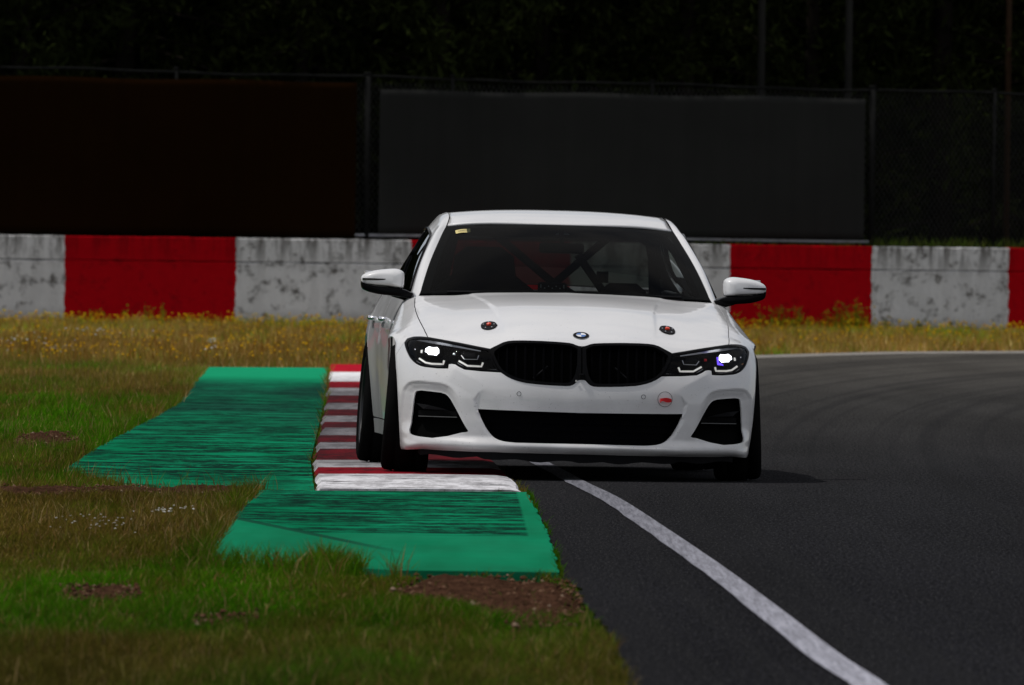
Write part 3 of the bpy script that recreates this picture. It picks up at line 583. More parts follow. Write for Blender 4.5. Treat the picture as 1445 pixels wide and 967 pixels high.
def cloth_mat(name, c, sheen):
    m, nt, b = nodes_of(name); v = coords(nt); f = noise(nt, coords(nt, (7, 1, .35)), 1.0, 5, .65); g = noise(nt, coords(nt, (.4, 1, .6)), 1.0, 3)
    col = ramp(nt, f, [(.3, [x*.94 for x in c]), (.7, [x*1.06 for x in c])]); col = mixc(nt, .6, col, ramp(nt, g, [(.3, .40), (.7, .60)]), 'OVERLAY')
    nt.links.new(col, b.inputs['Base Color']); b.inputs['Roughness'].default_value = .95; b.inputs['IOR'].default_value = 1.03; matte(nt, b); return m
def screen_panel(name, x0, x1, z0, z1, c, label, seed):
    e = wall_frame(name); tag(e, label, "screen"); r = np.random.default_rng(seed); nx, nz = 200, 20; V = []
    for i in range(nx):
        for j in range(nz):
            x = x0+(x1-x0)*i/(nx-1); k = j/(nz-1); z = z0+(z1-z0)*k+.010*math.sin(x*2.3)*k; V.append((x, FO-.055+.004*math.sin(x*3.1+.7*math.sin(z*2))+.002*math.sin(x*9+z*3), z))
    o = meshobj("cloth", V, grid_faces(nx, nz), cloth_mat(name+"_cloth", c, .1), e)
    md = o.modifiers.new("thickness", 'SOLIDIFY'); md.thickness = .004
    return e
screen_panel("brown_screen", -22.0, 5.31, 1.285, 3.47, (.0125, .0052, .0013), "very dark brown windbreak cloth tied to the fence left of the car", 1)
screen_panel("grey_screen", 5.66, 13.16, 1.35, 3.37, (.0260, .0264, .0250), "plain charcoal grey panel on the fence directly behind the car roof", 2)
# weeds on the bank showing between wall top and screen
bp_ = []
t_ = np.r_[rng.uniform(10.4, 13.2, 900), rng.uniform(13.2, 18, 2200)]; n = len(t_); P = wall_pt(t_, rng.uniform(.33, .44, n)); dens = fbm(t_*2.2, t_*0+.3, 71); k = rng.random(n) < dens*1.3; P = P[k]; t_ = t_[k]; n = len(P)
v, f = blades(P, rng.uniform(.10, .26, n)*np.where(t_ > 13.2, 1.3, 1), rng.uniform(.02, .05, n), rng.uniform(.2, .9, n), 1.09, 1); bp_.append((v, f, np.array([(.09, .15, .02), (.13, .16, .03), (.05, .07, .015)])[rng.integers(0, 3, n)]))
tag(coloured("bank_weeds", bp_, M_leaf), kind='stuff')

# trees
M_crown = leafy_mat("dark_tree_leaves", .12); M_bark = mat("dark_bark", (.012, .010, .008), .95, spec=.05, bump=.6)
def leaves(C, size, n, col):
    """n leaf sprays around centres"""
    k = rng.integers(0, len(C), n); P = C[k, :3]+rng.normal(0, 1, (n, 3))*C[k, 3:4]*[.55, .55, .42]; a = rng.normal(0, 1, (n, 3)); a /= np.linalg.norm(a, axis=1)[:, None]; b = np.cross(a, rng.normal(0, 1, (n, 3))); b /= np.linalg.norm(b, axis=1)[:, None]; a[:, 2] -= .35
    s = size*rng.uniform(.5, 1.4, (n, 1)); V = np.stack([P, P+a*s+b*s*.32, P+a*s*2.0, P+a*s-b*s*.32], 1).reshape(-1, 3); f = np.arange(n)[:, None]*4
    c = np.array(col)*rng.uniform(.45, 1.5, (n, 1)); return V, np.vstack([f+[0, 1, 2], f+[0, 2, 3]]), c
def make_tree(seed, conifer):
    r = np.random.default_rng(seed); e = bpy.data.objects.new("dark_tree", None); COL.objects.link(e); Ht = 11 if conifer else 9; C = []
    tr = MB(); tr.tube([(0, 0, -.3), (.03, .02, 2), (.0, .08, 5), (.02, .05, Ht*.92)], [.17, .14, .09, .02], 9)
    nb = 70 if conifer else 46
    for k in range(nb):
        z = .4+(Ht-.8)*(k/nb)**.9; a = k*2.4+r.normal(0, .3); L = (1.9*(1-z/Ht)+.35)*r.uniform(.75, 1.2) if conifer else (1.1+1.3*math.sin(math.pi*min(1, z/Ht)))*r.uniform(.6, 1.2)
        dz = -.25*L if conifer else .45*L; p0 = (0, .04, z); p1 = (L*.5*math.cos(a), L*.5*math.sin(a), z+dz*.35); p2 = (L*math.cos(a), L*math.sin(a), z+dz); tr.tube([p0, p1, p2], [.03, .018, .006], 4)
        for q in np.linspace(.25, 1, 5): C.append((p2[0]*q, p2[1]*q, z+dz*q*q, .16+.16*L*.5*(1-q*.4)))
    tr.build("trunk", M_bark, e, True); v, f, c = leaves(np.array(C), .075 if conifer else .085, 16000, (.013, .017, .0045) if conifer else (.014, .019, .005)); coloured("crown", [(v, f, c)], M_crown, e); return e
def put_copy(src, loc, rz, sc):
    o = src.copy(); COL.objects.link(o)
    for ch in src.children: c = ch.copy(); COL.objects.link(c); c.parent = o
    o.location = loc; o.rotation_euler = (0, 0, rz); o.scale = (sc, sc, sc*1.05); return o
T1, T2 = make_tree(1, True), make_tree(2, False); r = np.random.default_rng(7); first = {0: T1, 1: T2}; used = set()
for i, t_ in enumerate(np.linspace(-4.5, 23.5, 15)):
    k = 0 if i % 3 else 1; off = 2.9+r.uniform(-.5, 1.6); loc = wxyz(t_+r.normal(0, .3), 1.2, off); rz = r.uniform(0, 6.28); sc = r.uniform(.85, 1.15)
    if k not in used: o = first[k]; used.add(k); o.location = loc; o.rotation_euler = (0, 0, rz); o.scale = (sc, sc, sc*1.05)
    else: o = put_copy(first[k], loc, rz, sc)
    tag(o, "dark conifer with drooping branches in the row close behind the fence" if k == 0 else "dark broad-leaved tree with upswept branches in the row close behind the fence", "tree", "conifers behind the fence" if k == 0 else "broad-leaved trees behind the fence")
# the wood beyond: a thick ragged mass of foliage
wc = []
for t_ in np.arange(-70, 90, 1.5):
    for off in (8, 11, 15): 
        for z in np.arange(.4, 16, 1.5): wc.append((*wxyz(t_+r.normal(0, .5), z+r.normal(0, .4), off+r.normal(0, .7)), 1.5))
v, f, c = leaves(np.array(wc), .34, 110000, (.009, .012, .0035)); V1 = [(v, f, c)]
wood = coloured("wood", V1, M_crown); tag(wood, kind='stuff')
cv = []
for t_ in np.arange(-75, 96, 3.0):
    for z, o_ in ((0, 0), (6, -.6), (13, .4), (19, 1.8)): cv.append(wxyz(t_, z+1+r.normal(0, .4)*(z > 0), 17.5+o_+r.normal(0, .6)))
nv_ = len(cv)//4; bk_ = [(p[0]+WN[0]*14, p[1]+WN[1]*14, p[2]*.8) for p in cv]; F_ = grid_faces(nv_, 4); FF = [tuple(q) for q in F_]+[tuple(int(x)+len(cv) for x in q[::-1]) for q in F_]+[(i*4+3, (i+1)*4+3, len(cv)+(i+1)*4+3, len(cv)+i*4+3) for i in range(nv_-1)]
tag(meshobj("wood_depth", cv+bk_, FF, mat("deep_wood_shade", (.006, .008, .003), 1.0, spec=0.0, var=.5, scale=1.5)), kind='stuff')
# masts beyond the fence
for x, rr_, m_, lb in ((12.08, .058, (.020, .0196, .018), "thin dark grey mast beyond the fence, left one of the nearby pair of grey masts"), (13.45, .058, (.022, .0216, .020), "thin dark grey mast beyond the fence, right one of the nearby pair of grey masts"), (15.98, .045, (.036, .018, .008), "slim rust brown mast beyond the fence near the right edge")):
    e = bpy.data.objects.new("mast", None); COL.objects.link(e); e.location = wxyz(x-.10, 1.2, 1.45); tag(e, lb, "mast")
    mm = mat("mast_paint_rust" if 'rust' in lb else "mast_paint_grey", m_, .7, spec=.2)
    MB().tube([(0, 0, 0), (0, 0, 5), (.01, 0, 10.5)], [rr_, rr_*.92, rr_*.7], 12).build("pole", mm, e, True); MB().box((0, 0, .02), (.26, .26, .04)).build("base_plate", mm, e); MB().box((0, 0, 10.6), (1.2, .08, .08)).build("cross_arm", mm, e)
# ================================================================== RACE CAR
# car frame: x to the car's left seen from the front (image right), y backwards, z up; origin under the front axle
car = bpy.data.objects.new("race_car", None); COL.objects.link(car)
_M = Matrix(((0.998159480, -0.0594085516, 0.0121768520), (0.0594041314, 0.998233752, 0.000724689), (-0.0121983974, 0.0, 0.999925597)))
car.location = (0.307183, 70.0, 0.015); car.rotation_euler = _M.to_euler()
tag(car, "white racing saloon with black grille and lit headlights riding over the red and white kerb", "car")

CC = np.array([0.0, 0.45, 0.42])
# nose as a net of columns (centre line round to the door), each running from the lower lip up to the screen
NET = [
 [(0,-.735,.113),(0,-.75,.20),(0,-.755,.30),(0,-.762,.40),(0,-.755,.48),(0,-.735,.56),(0,-.708,.63),(0,-.675,.685),(0,-.55,.748),(0,-.2,.837),(0,.2,.897),(0,.6,.938)],
 [(.25,-.725,.113),(.25,-.74,.2),(.25,-.745,.30),(.25,-.75,.40),(.25,-.743,.48),(.25,-.722,.56),(.25,-.694,.63),(.25,-.655,.688),(.25,-.53,.747),(.25,-.2,.834),(.25,.2,.893),(.25,.62,.934)],
 [(.45,-.70,.113),(.45,-.715,.2),(.45,-.718,.3),(.45,-.722,.4),(.45,-.712,.48),(.45,-.688,.56),(.45,-.655,.63),(.45,-.60,.68),(.45,-.48,.729),(.45,-.2,.806),(.45,.2,.875),(.45,.65,.927)],
 [(.65,-.635,.115),(.65,-.65,.2),(.65,-.652,.3),(.65,-.655,.4),(.65,-.642,.48),(.65,-.615,.56),(.65,-.575,.63),(.65,-.515,.681),(.65,-.38,.728),(.65,-.15,.784),(.65,.2,.853),(.65,.68,.916)],
 [(.78,-.55,.118),(.78,-.565,.2),(.78,-.565,.3),(.78,-.565,.4),(.78,-.553,.48),(.78,-.52,.56),(.78,-.475,.635),(.78,-.41,.694),(.78,-.3,.724),(.78,-.1,.768),(.78,.2,.828),(.775,.69,.902)],
 [(.855,-.465,.12),(.857,-.478,.2),(.858,-.478,.3),(.858,-.478,.4),(.858,-.465,.48),(.857,-.435,.56),(.855,-.39,.635),(.85,-.335,.688),(.848,-.25,.708),(.845,-.08,.750),(.838,.2,.800),(.82,.69,.889)],
 [(.878,-.385,.12),(.893,-.385,.2),(.904,-.38,.3),(.910,-.375,.4),(.914,-.355,.48),(.914,-.325,.56),(.905,-.29,.63),(.896,-.235,.678),(.894,-.15,.700),(.893,0,.728),(.878,.2,.770),(.850,.69,.865)],
 [(.888,-.28,.12),(.906,-.285,.2),(.920,-.28,.3),(.929,-.27,.4),(.933,-.24,.48),(.934,-.21,.56),(.930,-.16,.625),(.922,-.12,.66),(.930,-.04,.683),(.930,.06,.703),(.920,.25,.735),(.885,.69,.795)],
 [(.90,0,.12),(.91,0,.2),(.918,0,.3),(.928,0,.4),(.936,0,.48),(.940,0,.55),(.942,.02,.60),(.942,.06,.63),(.941,.12,.65),(.938,.2,.665),(.926,.35,.68),(.904,.69,.72)],
 [(.872,.69,.12),(.884,.69,.2),(.893,.69,.3),(.898,.69,.4),(.901,.69,.48),(.903,.69,.55),(.904,.69,.60),(.9045,.69,.63),(.9045,.69,.65),(.9045,.69,.665),(.9045,.69,.68),(.9045,.69,.695)],
]
def spline(P, n):
    """natural cubic spline through (k, d) points, chord-length parameter, resampled to n"""
    P = np.asarray(P, float); k = len(P); h = np.maximum(1e-4, np.linalg.norm(np.diff(P, axis=0), axis=1)**.7); t = np.r_[0, np.cumsum(h)]
    A = np.eye(k); B = np.zeros_like(P)
    for i in range(1, k-1):
        A[i, i-1], A[i, i], A[i, i+1] = h[i-1], 2*(h[i-1]+h[i]), h[i]; B[i] = 6*((P[i+1]-P[i])/h[i]-(P[i]-P[i-1])/h[i-1])
    M = np.linalg.solve(A, B); q = np.linspace(0, t[-1], n); i = np.clip(np.searchsorted(t, q, side='right')-1, 0, k-2)
    a = (t[i+1]-q)[:, None]; b = (q-t[i])[:, None]; hh = h[i][:, None]
    return M[i]*a**3/(6*hh)+M[i+1]*b**3/(6*hh)+(P[i]/hh-M[i]*hh/6)*a+(P[i+1]/hh-M[i+1]*hh/6)*b
def secs():
    cols = np.array([spline(c, 23) for c in NET]); g = np.array([spline(cols[:, j], 30) for j in range(23)])
    P = g.reshape(-1, 3); P[np.abs(P[:, 0]) < 2e-3, 0] = 0
    ex = [(x, 1.0, z) for x, z in zip((.875, .893, .902, .906, .902, .883, .857, .835), (.15, .3, .5, .65, .74, .80, .86, .895))]
    ex += [(0, .8, .955), (.3, .8, .95), (.55, .82, .935), (0, -.62, .10), (.4, -.58, .10), (.7, -.4, .105)]
    return np.vstack([P, ex])
_half = secs(); _mir = _half[_half[:, 0] > 1e-6]*np.array([-1, 1, 1])
_PT = np.vstack([_half, _mir]); _D = _PT-CC; _RR = np.linalg.norm(_D, axis=1); _D = _D/_RR[:, None]
def _phi(r): return r**3
_K = _phi(np.linalg.norm(_D[:, None]-_D[None], axis=2)) + 1e-5*np.eye(len(_D))
_A = np.hstack([np.ones((len(_D), 1)), _D]); _n = len(_D)
_sys = np.block([[_K, _A], [_A.T, np.zeros((4, 4))]])
_w = np.linalg.lstsq(_sys, np.r_[_RR, np.zeros(4)], rcond=None)[0]
def _rad_exact(d):
    out = np.empty(len(d))
    for i in range(0, len(d), 6000):
        q = d[i:i+6000]; r2 = np.maximum(0, 2-2*(q@_D.T))
        out[i:i+6000] = (r2*np.sqrt(r2))@_w[:_n] + _w[_n] + q@_w[_n+1:]
    return out
# the radius is tabulated once over the chart and read back bicubically
_G0, _G1, _GN = -2.2, 2.2, 260
_gx = np.linspace(_G0, _G1, _GN); _gu, _gv = np.meshgrid(_gx, _gx, indexing='ij')
def _dirs(uv):
    s = (uv**2).sum(1); return np.stack([2*uv[:, 0], -(1-s), 2*uv[:, 1]], -1)/(1+s)[:, None]
_TAB = _rad_exact(_dirs(np.stack([_gu.ravel(), _gv.ravel()], -1))).reshape(_GN, _GN)
def rad(d):
    d = np.asarray(d); uv = np.stack([d[:, 0], d[:, 2]], -1)/np.maximum(.05, 1-d[:, 1:2])
    g = np.clip((uv-_G0)/(_G1-_G0)*(_GN-1), 1.0, _GN-2.001); i = g.astype(int); f = g-i
    def wts(t): return np.stack([-.5*t+t*t-.5*t**3, 1-2.5*t*t+1.5*t**3, .5*t+2*t*t-1.5*t**3, -.5*t*t+.5*t**3], -1)
    wu, wv = wts(f[:, 0]), wts(f[:, 1]); out = np.zeros(len(d))
    for a in range(4):
        for b in range(4): out += wu[:, a]*wv[:, b]*_TAB[i[:, 0]-1+a, i[:, 1]-1+b]
    return out
def to_uv(P):
    d = np.asarray(P, float).reshape(-1, 3)-CC; d /= np.linalg.norm(d, axis=1)[:, None]
    return np.stack([d[:, 0], d[:, 2]], -1)/(1-d[:, 1:2])
def dirs(uv):
    uv = np.asarray(uv); s = (uv**2).sum(1)
    return np.stack([2*uv[:, 0], -(1-s), 2*uv[:, 1]], -1)/(1+s)[:, None]
def cast(o, d, tmax=1.6):
    o = np.asarray(o, float); d = np.asarray(d, float)
    def g(t):
        P = o+d*t[:, None]-CC; r = np.linalg.norm(P, axis=1); return r-rad(P/r[:, None])
    n = len(o); lo = np.zeros(n); hi = np.full(n, tmax); found = np.zeros(n, bool)
    for t in np.linspace(0, tmax, 70)[1:]:
        tt = np.full(n, t); ins = (g(tt) < 0) & ~found
        hi[ins] = t; lo[ins] = t-tmax/69; found |= ins
    for _ in range(22):
        m = (lo+hi)/2; s = g(m) < 0; hi = np.where(s, m, hi); lo = np.where(s, lo, m)
    return o+d*hi[:, None]
def front(xz):
    xz = np.asarray(xz, float); return to_uv(cast(np.stack([xz[:, 0], np.full(len(xz), -1.3), xz[:, 1]], -1), np.tile([0, 1., 0], (len(xz), 1))))
def side(yz):
    yz = np.asarray(yz, float); return to_uv(cast(np.stack([np.full(len(yz), 1.4), yz[:, 0], yz[:, 1]], -1), np.tile([-1., 0, 0], (len(yz), 1))))
def top(xy):
    xy = np.asarray(xy, float); return to_uv(cast(np.stack([xy[:, 0], xy[:, 1], np.full(len(xy), 1.6)], -1), np.tile([0, 0, -1.], (len(xy), 1))))

# outlines, front view (x, z), right half
HL_TOP = [(.465, .648), (.535, .660), (.612, .674), (.70, .688), (.773, .699), (.815, .7005), (.842, .6985), (.871, .6885), (.886, .668)]
HL_BOT = [(.886, .668), (.883, .645), (.877, .625), (.863, .594), (.848, .576), (.832, .563), (.81, .5525), (.79, .548), (.73, .543), (.695, .543), (.676, .544), (.673, .566), (.655, .568), (.637, .565), (.62, .554),
          (.59, .540), (.51, .534), (.41, .531)]
GR_TOP = [(0, .672), (.016, .6735), (.03, .678), (.045, .684), (.065, .688), (.11, .691), (.2, .694), (.3, .694), (.345, .692), (.372, .689), (.398, .6815), (.433, .664), (.465, .648)]
GR_BOT = [(.41, .531), (.383, .5135), (.358, .501), (.332, .492), (.305, .485), (.278, .480), (.21, .4745), (.142, .4715), (.08, .4705), (.06, .472), (.047, .4765), (.037, .483), (.029, .4905), (.022, .499), (.013, .5035), (0, .505)]
LOW_R = [(0, .334), (.2, .336), (.527, .3405), (.51, .2965), (.486, .2505), (.474, .232), (.462, .217), (.448, .203), (.433, .1935), (.415, .186), (.389, .180), (.36, .177), (.325, .175), (.19, .175), (0, .176)]
SI = [(.842, .4235), (.817, .427), (.77, .4235), (.721, .419), (.697, .4115), (.685, .402), (.6725, .3875), (.628, .3195), (.5685, .2265), (.578, .221), (.60, .2185), (.6725, .198), (.7435, .187), (.81, .1915), (.845, .198), (.857, .205), (.8625, .222), (.863, .2835), (.8555, .371), (.85, .412)]
def mirx(P): P = np.array(P, float); P[:, 0] *= -1; return P
def closed_half(Rt):
    """right half path from centre to centre -> closed loop"""
    Rt = np.asarray(Rt, float); L = Rt[1:-1][::-1].copy(); L[:, 0] *= -1; return np.vstack([Rt, L])

def bumps(P):
    x = np.abs(P[:, 0]); y = P[:, 1]; z = P[:, 2]; b = np.zeros(len(P))
    # bonnet: raised centre with a crisp shoulder, shallow valley outside it
    xc = np.interp(y, [-.6, -.35, 0, .3, .6], [.385, .395, .41, .445, .50])
    m = sstep(.70, .73, z)*sstep(-.60, -.42, y)
    b += m*(1-.5*sstep(.1, .55, y))*.010*sstep(.016, -.016, x-xc)
    b += m*(-.007)*np.exp(-((x-.60)/.085)**2)*sstep(-.3, .35, y)
    b += m*.004*np.exp(-((x-.765)/.03)**2)
    fr = (y < -.15)
    q = np.stack([x, z], -1); idx = np.where(fr & (z < .62))[0]
    if len(idx):
        qi = q[idx]
        d = dist_poly(qi, SI); ins = pip(qi, np.array(SI)); d[ins] = 0
        wt = sstep(.20, .27, qi[:, 1])*np.clip(sstep(-.02, .05, qi[:, 0]-(.60+(qi[:, 1]-.25)*.2)), 0, 1)
        b[idx] -= wt*(.008*sstep(.051, .036, d)+.014*sstep(.044, .0, d))
        # lower lip
        b[idx] += .012*sstep(.205, .165, qi[:, 1])*sstep(.105, .135, qi[:, 1])*sstep(.80, .5, qi[:, 0])
        b[idx] -= .024*sstep(.160, .118, qi[:, 1])*sstep(.88, .80, qi[:, 0])
        # blade under the side intake
        b[idx] += .010*sstep(.205, .17, qi[:, 1])*sstep(.40, .55, qi[:, 0])*sstep(.86, .70, qi[:, 0])*sstep(.115, .14, qi[:, 1])
        # number-plate panel set back between the struts
        xs = np.interp(qi[:, 1], [.30, .342, .39, .42, .44], [.512, .531, .543, .520, .50])
        b[idx] -= .010*sstep(.005, -.005, qi[:, 0]-xs)*np.exp(-np.clip(xs-qi[:, 0], 0, 9)/.10)*sstep(.45, .37, qi[:, 1])*sstep(.325, .338, qi[:, 1])
        # crease running inwards and down from the headlight notch
        a0 = np.array([.668, .556]); a1 = np.array([.44, .437]); t = a1-a0; L = np.linalg.norm(t); t /= L; n_ = np.array([-t[1], t[0]])
        s = (qi-a0)@n_; u = (qi-a0)@t/L
        b[idx] += .008*np.clip(1-np.abs(s)/.075, 0, 1)*sstep(-.02, .15, u)*sstep(1.0, .35, u)
        # chamfer round the lower intake
        dl = dist_poly(qi, closed_half(LOW_R)); b[idx] -= .006*sstep(.016, 0, dl)*sstep(.33, .31, qi[:, 1])
    # arch lip
    ra = np.hypot(y, z-.335); b += .006*sstep(.415, .375, ra)*(x > .85)*sstep(-.33, -.2, y)
    # shoulder crease running back from the lamp
    b += .006*np.exp(-((z-np.interp(y, [-.2, .3, 1.0], [.672, .70, .735]))/.022)**2)*(x > .86)*sstep(-.2, .0, y)
    return b
def surf(uv):
    d = dirs(uv); r = rad(d); P = CC+d*r[:, None]; return P+d*bumps(P)[:, None]
def surf_n(uv):
    e = 2e-3; uv = np.asarray(uv)
    a = surf(uv+[e, 0])-surf(uv-[e, 0]); b = surf(uv+[0, e])-surf(uv-[0, e]); n = np.cross(a, b); n /= np.linalg.norm(n, axis=1)[:, None]
    P = surf(uv); s = np.sign(((P-CC)*n).sum(1)); return n*s[:, None]
def seal(uvloop, g):
    """shrink a chart loop by g metres"""
    uv = np.asarray(uvloop); s = (uv**2).sum(1); k = rad(dirs(uv))*2/(1+s); return inset(uv, (g/k)[:, None])
def patch(name, outer, holes=(), m=None, parent=car, step=.0075, off=0.0, flange=.018, gap=.0018, hole_gap=0.0, mirrored=False):
    outer = seal(dense(outer, step*.8, True), gap) if gap else dense(outer, step*.8, True)
    hs = [dense(h, step*.8, True) for h in holes]
    v2, t = cdt(outer, hs, step)
    P = surf(v2); N = surf_n(v2); P = P+N*off
    f = t.copy(); c = np.cross(P[f[:, 1]]-P[f[:, 0]], P[f[:, 2]]-P[f[:, 0]]); bad = (c*N[f[:, 0]]).sum(1) < 0; f[bad] = f[bad][:, ::-1]
    V = P; NN = N
    if flange:
        E = border_loops(f.tolist()); ids = sorted({i for e in E for i in e}); mp = {a: k for k, a in enumerate(ids)}
        base = len(P); a = P[ids]; na = N[ids]; dn = CC-a; dn /= np.linalg.norm(dn, axis=1)[:, None]
        dn = 0.6*dn-0.4*na; V = np.vstack([P, a, a+dn*flange])
        k = len(ids); nf = []
        tang = np.zeros((k, 3))
        for p, q in E:
            tang[mp[p]] += P[q]-P[p]; tang[mp[q]] += P[q]-P[p]
        fn = np.cross(tang, na); fn /= np.linalg.norm(fn, axis=1)[:, None]+1e-12
        NN = np.vstack([N, fn, fn])
        for p, q in E: nf += [(base+mp[q], base+mp[p], base+k+mp[p]), (base+mp[q], base+k+mp[p], base+k+mp[q])]
        f = np.vstack([f, np.array(nf)])
    if mirrored: V = V*[-1, 1, 1]; NN = NN*[-1, 1, 1]; f = f[:, ::-1]
    return meshobj(name, V, np.ascontiguousarray(f), m, parent, True, normals=NN)

# --- boundaries in the chart
AX, AR = (0.0, .335), .357
def arch(a0, a1, n=40): return np.array([(AX[0]-AR*math.cos(R(a)), AX[1]+AR*math.sin(R(a))) for a in np.linspace(a0, a1, n)])
u_hltop = front(HL_TOP); u_hlbot = front(HL_BOT); u_grtop = front(GR_TOP); u_grbot = front(GR_BOT)
tip = u_hltop[-1:]
u_bot = to_uv([(0, -.735, .116), (.2, -.728, .116), (.45, -.70, .117), (.65, -.635, .118), (.78, -.55, .120), (.845, -.465, .122), (.873, -.385, .122)])
u_arch1 = side(arch(-37, 32)); u_seam = dense(np.vstack([u_arch1[-1:], side([(-.255, .60)]), tip]), .02)
bump_R = np.vstack([u_bot, u_arch1, u_seam[1:], u_hlbot[1:], u_grbot[1:]]); bump_R[0, 0] = 0; bump_R[-1, 0] = 0
u_shut = top([(.776, -.36), (.784, -.2), (.795, -.05), (.801, .1), (.803, .25), (.801, .4), (.794, .55), (.783, .66)])
u_rear = top([(.76, .685), (.62, .655), (.4, .615), (.2, .588), (0, .578)])
hood_R = np.vstack([u_grtop, u_hltop[1:5], u_shut, u_rear]); hood_R[0, 0] = 0; hood_R[-1, 0] = 0
u_door = side([(.683, .86), (.683, .80), (.683, .72), (.683, .6), (.683, .45), (.683, .3), (.683, .17)])
fend = np.vstack([u_hltop[::-1][:5], u_shut, top([(.80, .70)]), to_uv([(.825, .69, .893)]), u_door, side([(.5, .165), (.315, .165)]), side(arch(208.5, 32.2, 90)), u_seam[1:-1]])
low_loop = closed_half(front(LOW_R)); si_loop = front(SI)
front_bumper = patch("front_bumper", closed_half(bump_R), [low_loop, si_loop, mirx(si_loop)], M_paint, step=.0042, flange=.007)
hood = patch("hood", closed_half(hood_R), [], M_paint)
for s in (0, 1):
    patch("front_fender", fend, [], M_paint, mirrored=bool(s), flange=.009)

# --- black openings
def recess(name, loop, depth, m, parent, wall=M_black, off=0.0, step=.012, mirrored=False, g=.001):
    """a tray behind an opening: side wall from the surface in, then a back panel"""
    l = seal(dense(loop, .006, True), g); P = surf(l); N = surf_n(l); inn = np.array([0, 1.0, 0])
    B = P+inn*depth; n = len(P); i = np.arange(n); j = (i+1) % n
    V = np.vstack([P+N*off, B]); f = np.stack([i, j, n+j, n+i], -1)
    if mirrored: V = V*[-1, 1, 1]
    meshobj("opening_rim", V, f, wall, parent, True)
    v2, t = cdt(l, [], step); Q = surf(v2)+inn*depth
    if mirrored: Q = Q*[-1, 1, 1]
    return meshobj(name, Q, t, m, parent, True)
def fpt(x, z, d=0.0):
    """point on the nose at front-view (x,z), pushed d metres back along the car"""
    u = front([(x, z)]); p = surf(u)[0]; return np.array([x, p[1]+d, z])
lg = recess("lower_intake_panel", low_loop, .075, M_mesh, front_bumper)
b = MB()
for z in (.21, .245, .28, .312):
    b.add(*(lambda X: ([(x, y, zz) for x, y in X for zz in (z-.003, z+.003)], [(2*i, 2*i+2, 2*i+3, 2*i+1) for i in range(len(X)-1)]))([(x, fpt(x, .25)[1]+.055) for x in np.linspace(-.47, .47, 25)]))
b.build("intake_slats", M_mesh, front_bumper)
for s in (0, 1):
    recess("side_intake_panel", si_loop, .07, M_void, front_bumper, mirrored=bool(s))
    sg = -1 if s else 1
    X = np.linspace(.625, .815, 14)
    for z0, z1, dy, nm_, mt_ in ((.2935, .2972, .018, "fog_lamp_strip", M_dim), (.30, .325, .04, "fog_lamp_bar", M_black)):
        b = MB(); ring = []
        for x in X:
            y = fpt(x, .31)[1]+dy; ring += [(sg*x, y, z0), (sg*x, y, z1), (sg*x, y+.03, z1), (sg*x, y+.03, z0)]
        f = []
        for i in range(len(X)-1):
            for k in range(4): f.append((i*4+k, i*4+(k+1) % 4, i*4+4+(k+1) % 4, i*4+4+k))
        b.add(ring, f).build(nm_, mt_, front_bumper)
    fin = [(.66, .326), (.793, .333), (.828, .361), (.764, .353), (.69, .336)]
    P = [fpt(x, z, .012) for x, z in fin]; B = [p+np.array([0, .02, 0]) for p in P]
    MB().add([(sg*p[0], p[1], p[2]) for p in P+B], [tuple(range(5)), tuple(range(9, 4, -1))]+[(i, (i+1) % 5, 5+(i+1) % 5, 5+i) for i in range(5)]).build("air_guide_fin", M_plastic, front_bumper)

# --- twin grille: gloss frame, upright slats, dark core
grille = bpy.data.objects.new("kidney_grille", None); COL.objects.link(grille); grille.parent = car
GHALF = GR_TOP+[(.452, .60), (.436, .566), (.424, .546)]+GR_BOT
gz_loop = np.array(GR_TOP+[(.453, .60), (.437, .566), (.424, .546)]+GR_BOT)
for s in (1, -1):
    o2 = gz_loop.copy()
    inn2 = inset(dense(np.array([(.018, .66), (.035, .67), (.06, .678), (.11, .682), (.2, .685), (.3, .685), (.345, .683), (.372, .679), (.39, .673), (.422, .656), (.447, .636), (.449, .62), (.44, .60), (.425, .566),
            (.405, .54), (.38, .522), (.355, .51), (.332, .502), (.305, .495), (.278, .490), (.21, .4845), (.142, .4815), (.085, .4805), (.066, .483), (.054, .49), (.044, .50), (.03, .53), (.02, .58)]), .006, True), .004)
    ou = front(o2); iu = front(inn2)
    ou[0, 0] = .0005; ou[-1, 0] = .0005
    patch("grille_frame", ou, [iu], M_black, grille, .008, off=.004, flange=.03, gap=.0015, mirrored=(s < 0))
    l = dense(iu, .008, True); v2, t = cdt(l, [], .012); Q = surf(v2)+np.array([0, .06, 0])
    meshobj("grille_core", Q*[s, 1, 1], t, M_void, grille, True)
    for k in range(9):
        x = .052+.0465*k
        zs = np.linspace(.47, .69, 45); ok = zs[pip(np.stack([np.full(45, x), zs], -1), inn2)]
        if len(ok) < 3: continue
        z = np.linspace(ok[0]-.004, ok[-1]+.004, 9); yy = surf(front(np.stack([np.full(9, x), z], -1)))[:, 1]
        V = []; f = []
        for zz, y in zip(z, yy):
            for dx, dy in ((-.008, .034), (-.003, .016), (.003, .016), (.008, .034), (.004, .05), (-.004, .05)): V.append((s*(x+dx), y+dy, zz))
        for i in range(8):
            for q in range(6): f.append((i*6+q, i*6+(q+1) % 6, i*6+6+(q+1) % 6, i*6+6+q))
        MB().add(V, f).build("grille_slat", M_slat, grille)
    a, c = fpt(.172, .568, .03), fpt(.245, .505, .03)
    MB().tube([(s*a[0], a[1], a[2]), (s*c[0], c[1], c[2])], .0045).build("grille_strut", M_plastic, grille)
q = fpt(0, .52, -.004); MB().box(q, (.03, .03, .03), bev=.006).build("camera_housing", M_black, grille)
q = fpt(-.028, .496, -.006); MB().tube([q, q+np.array([0, -.004, 0])], .006, 10).build("camera_eye", M_chrome, grille)

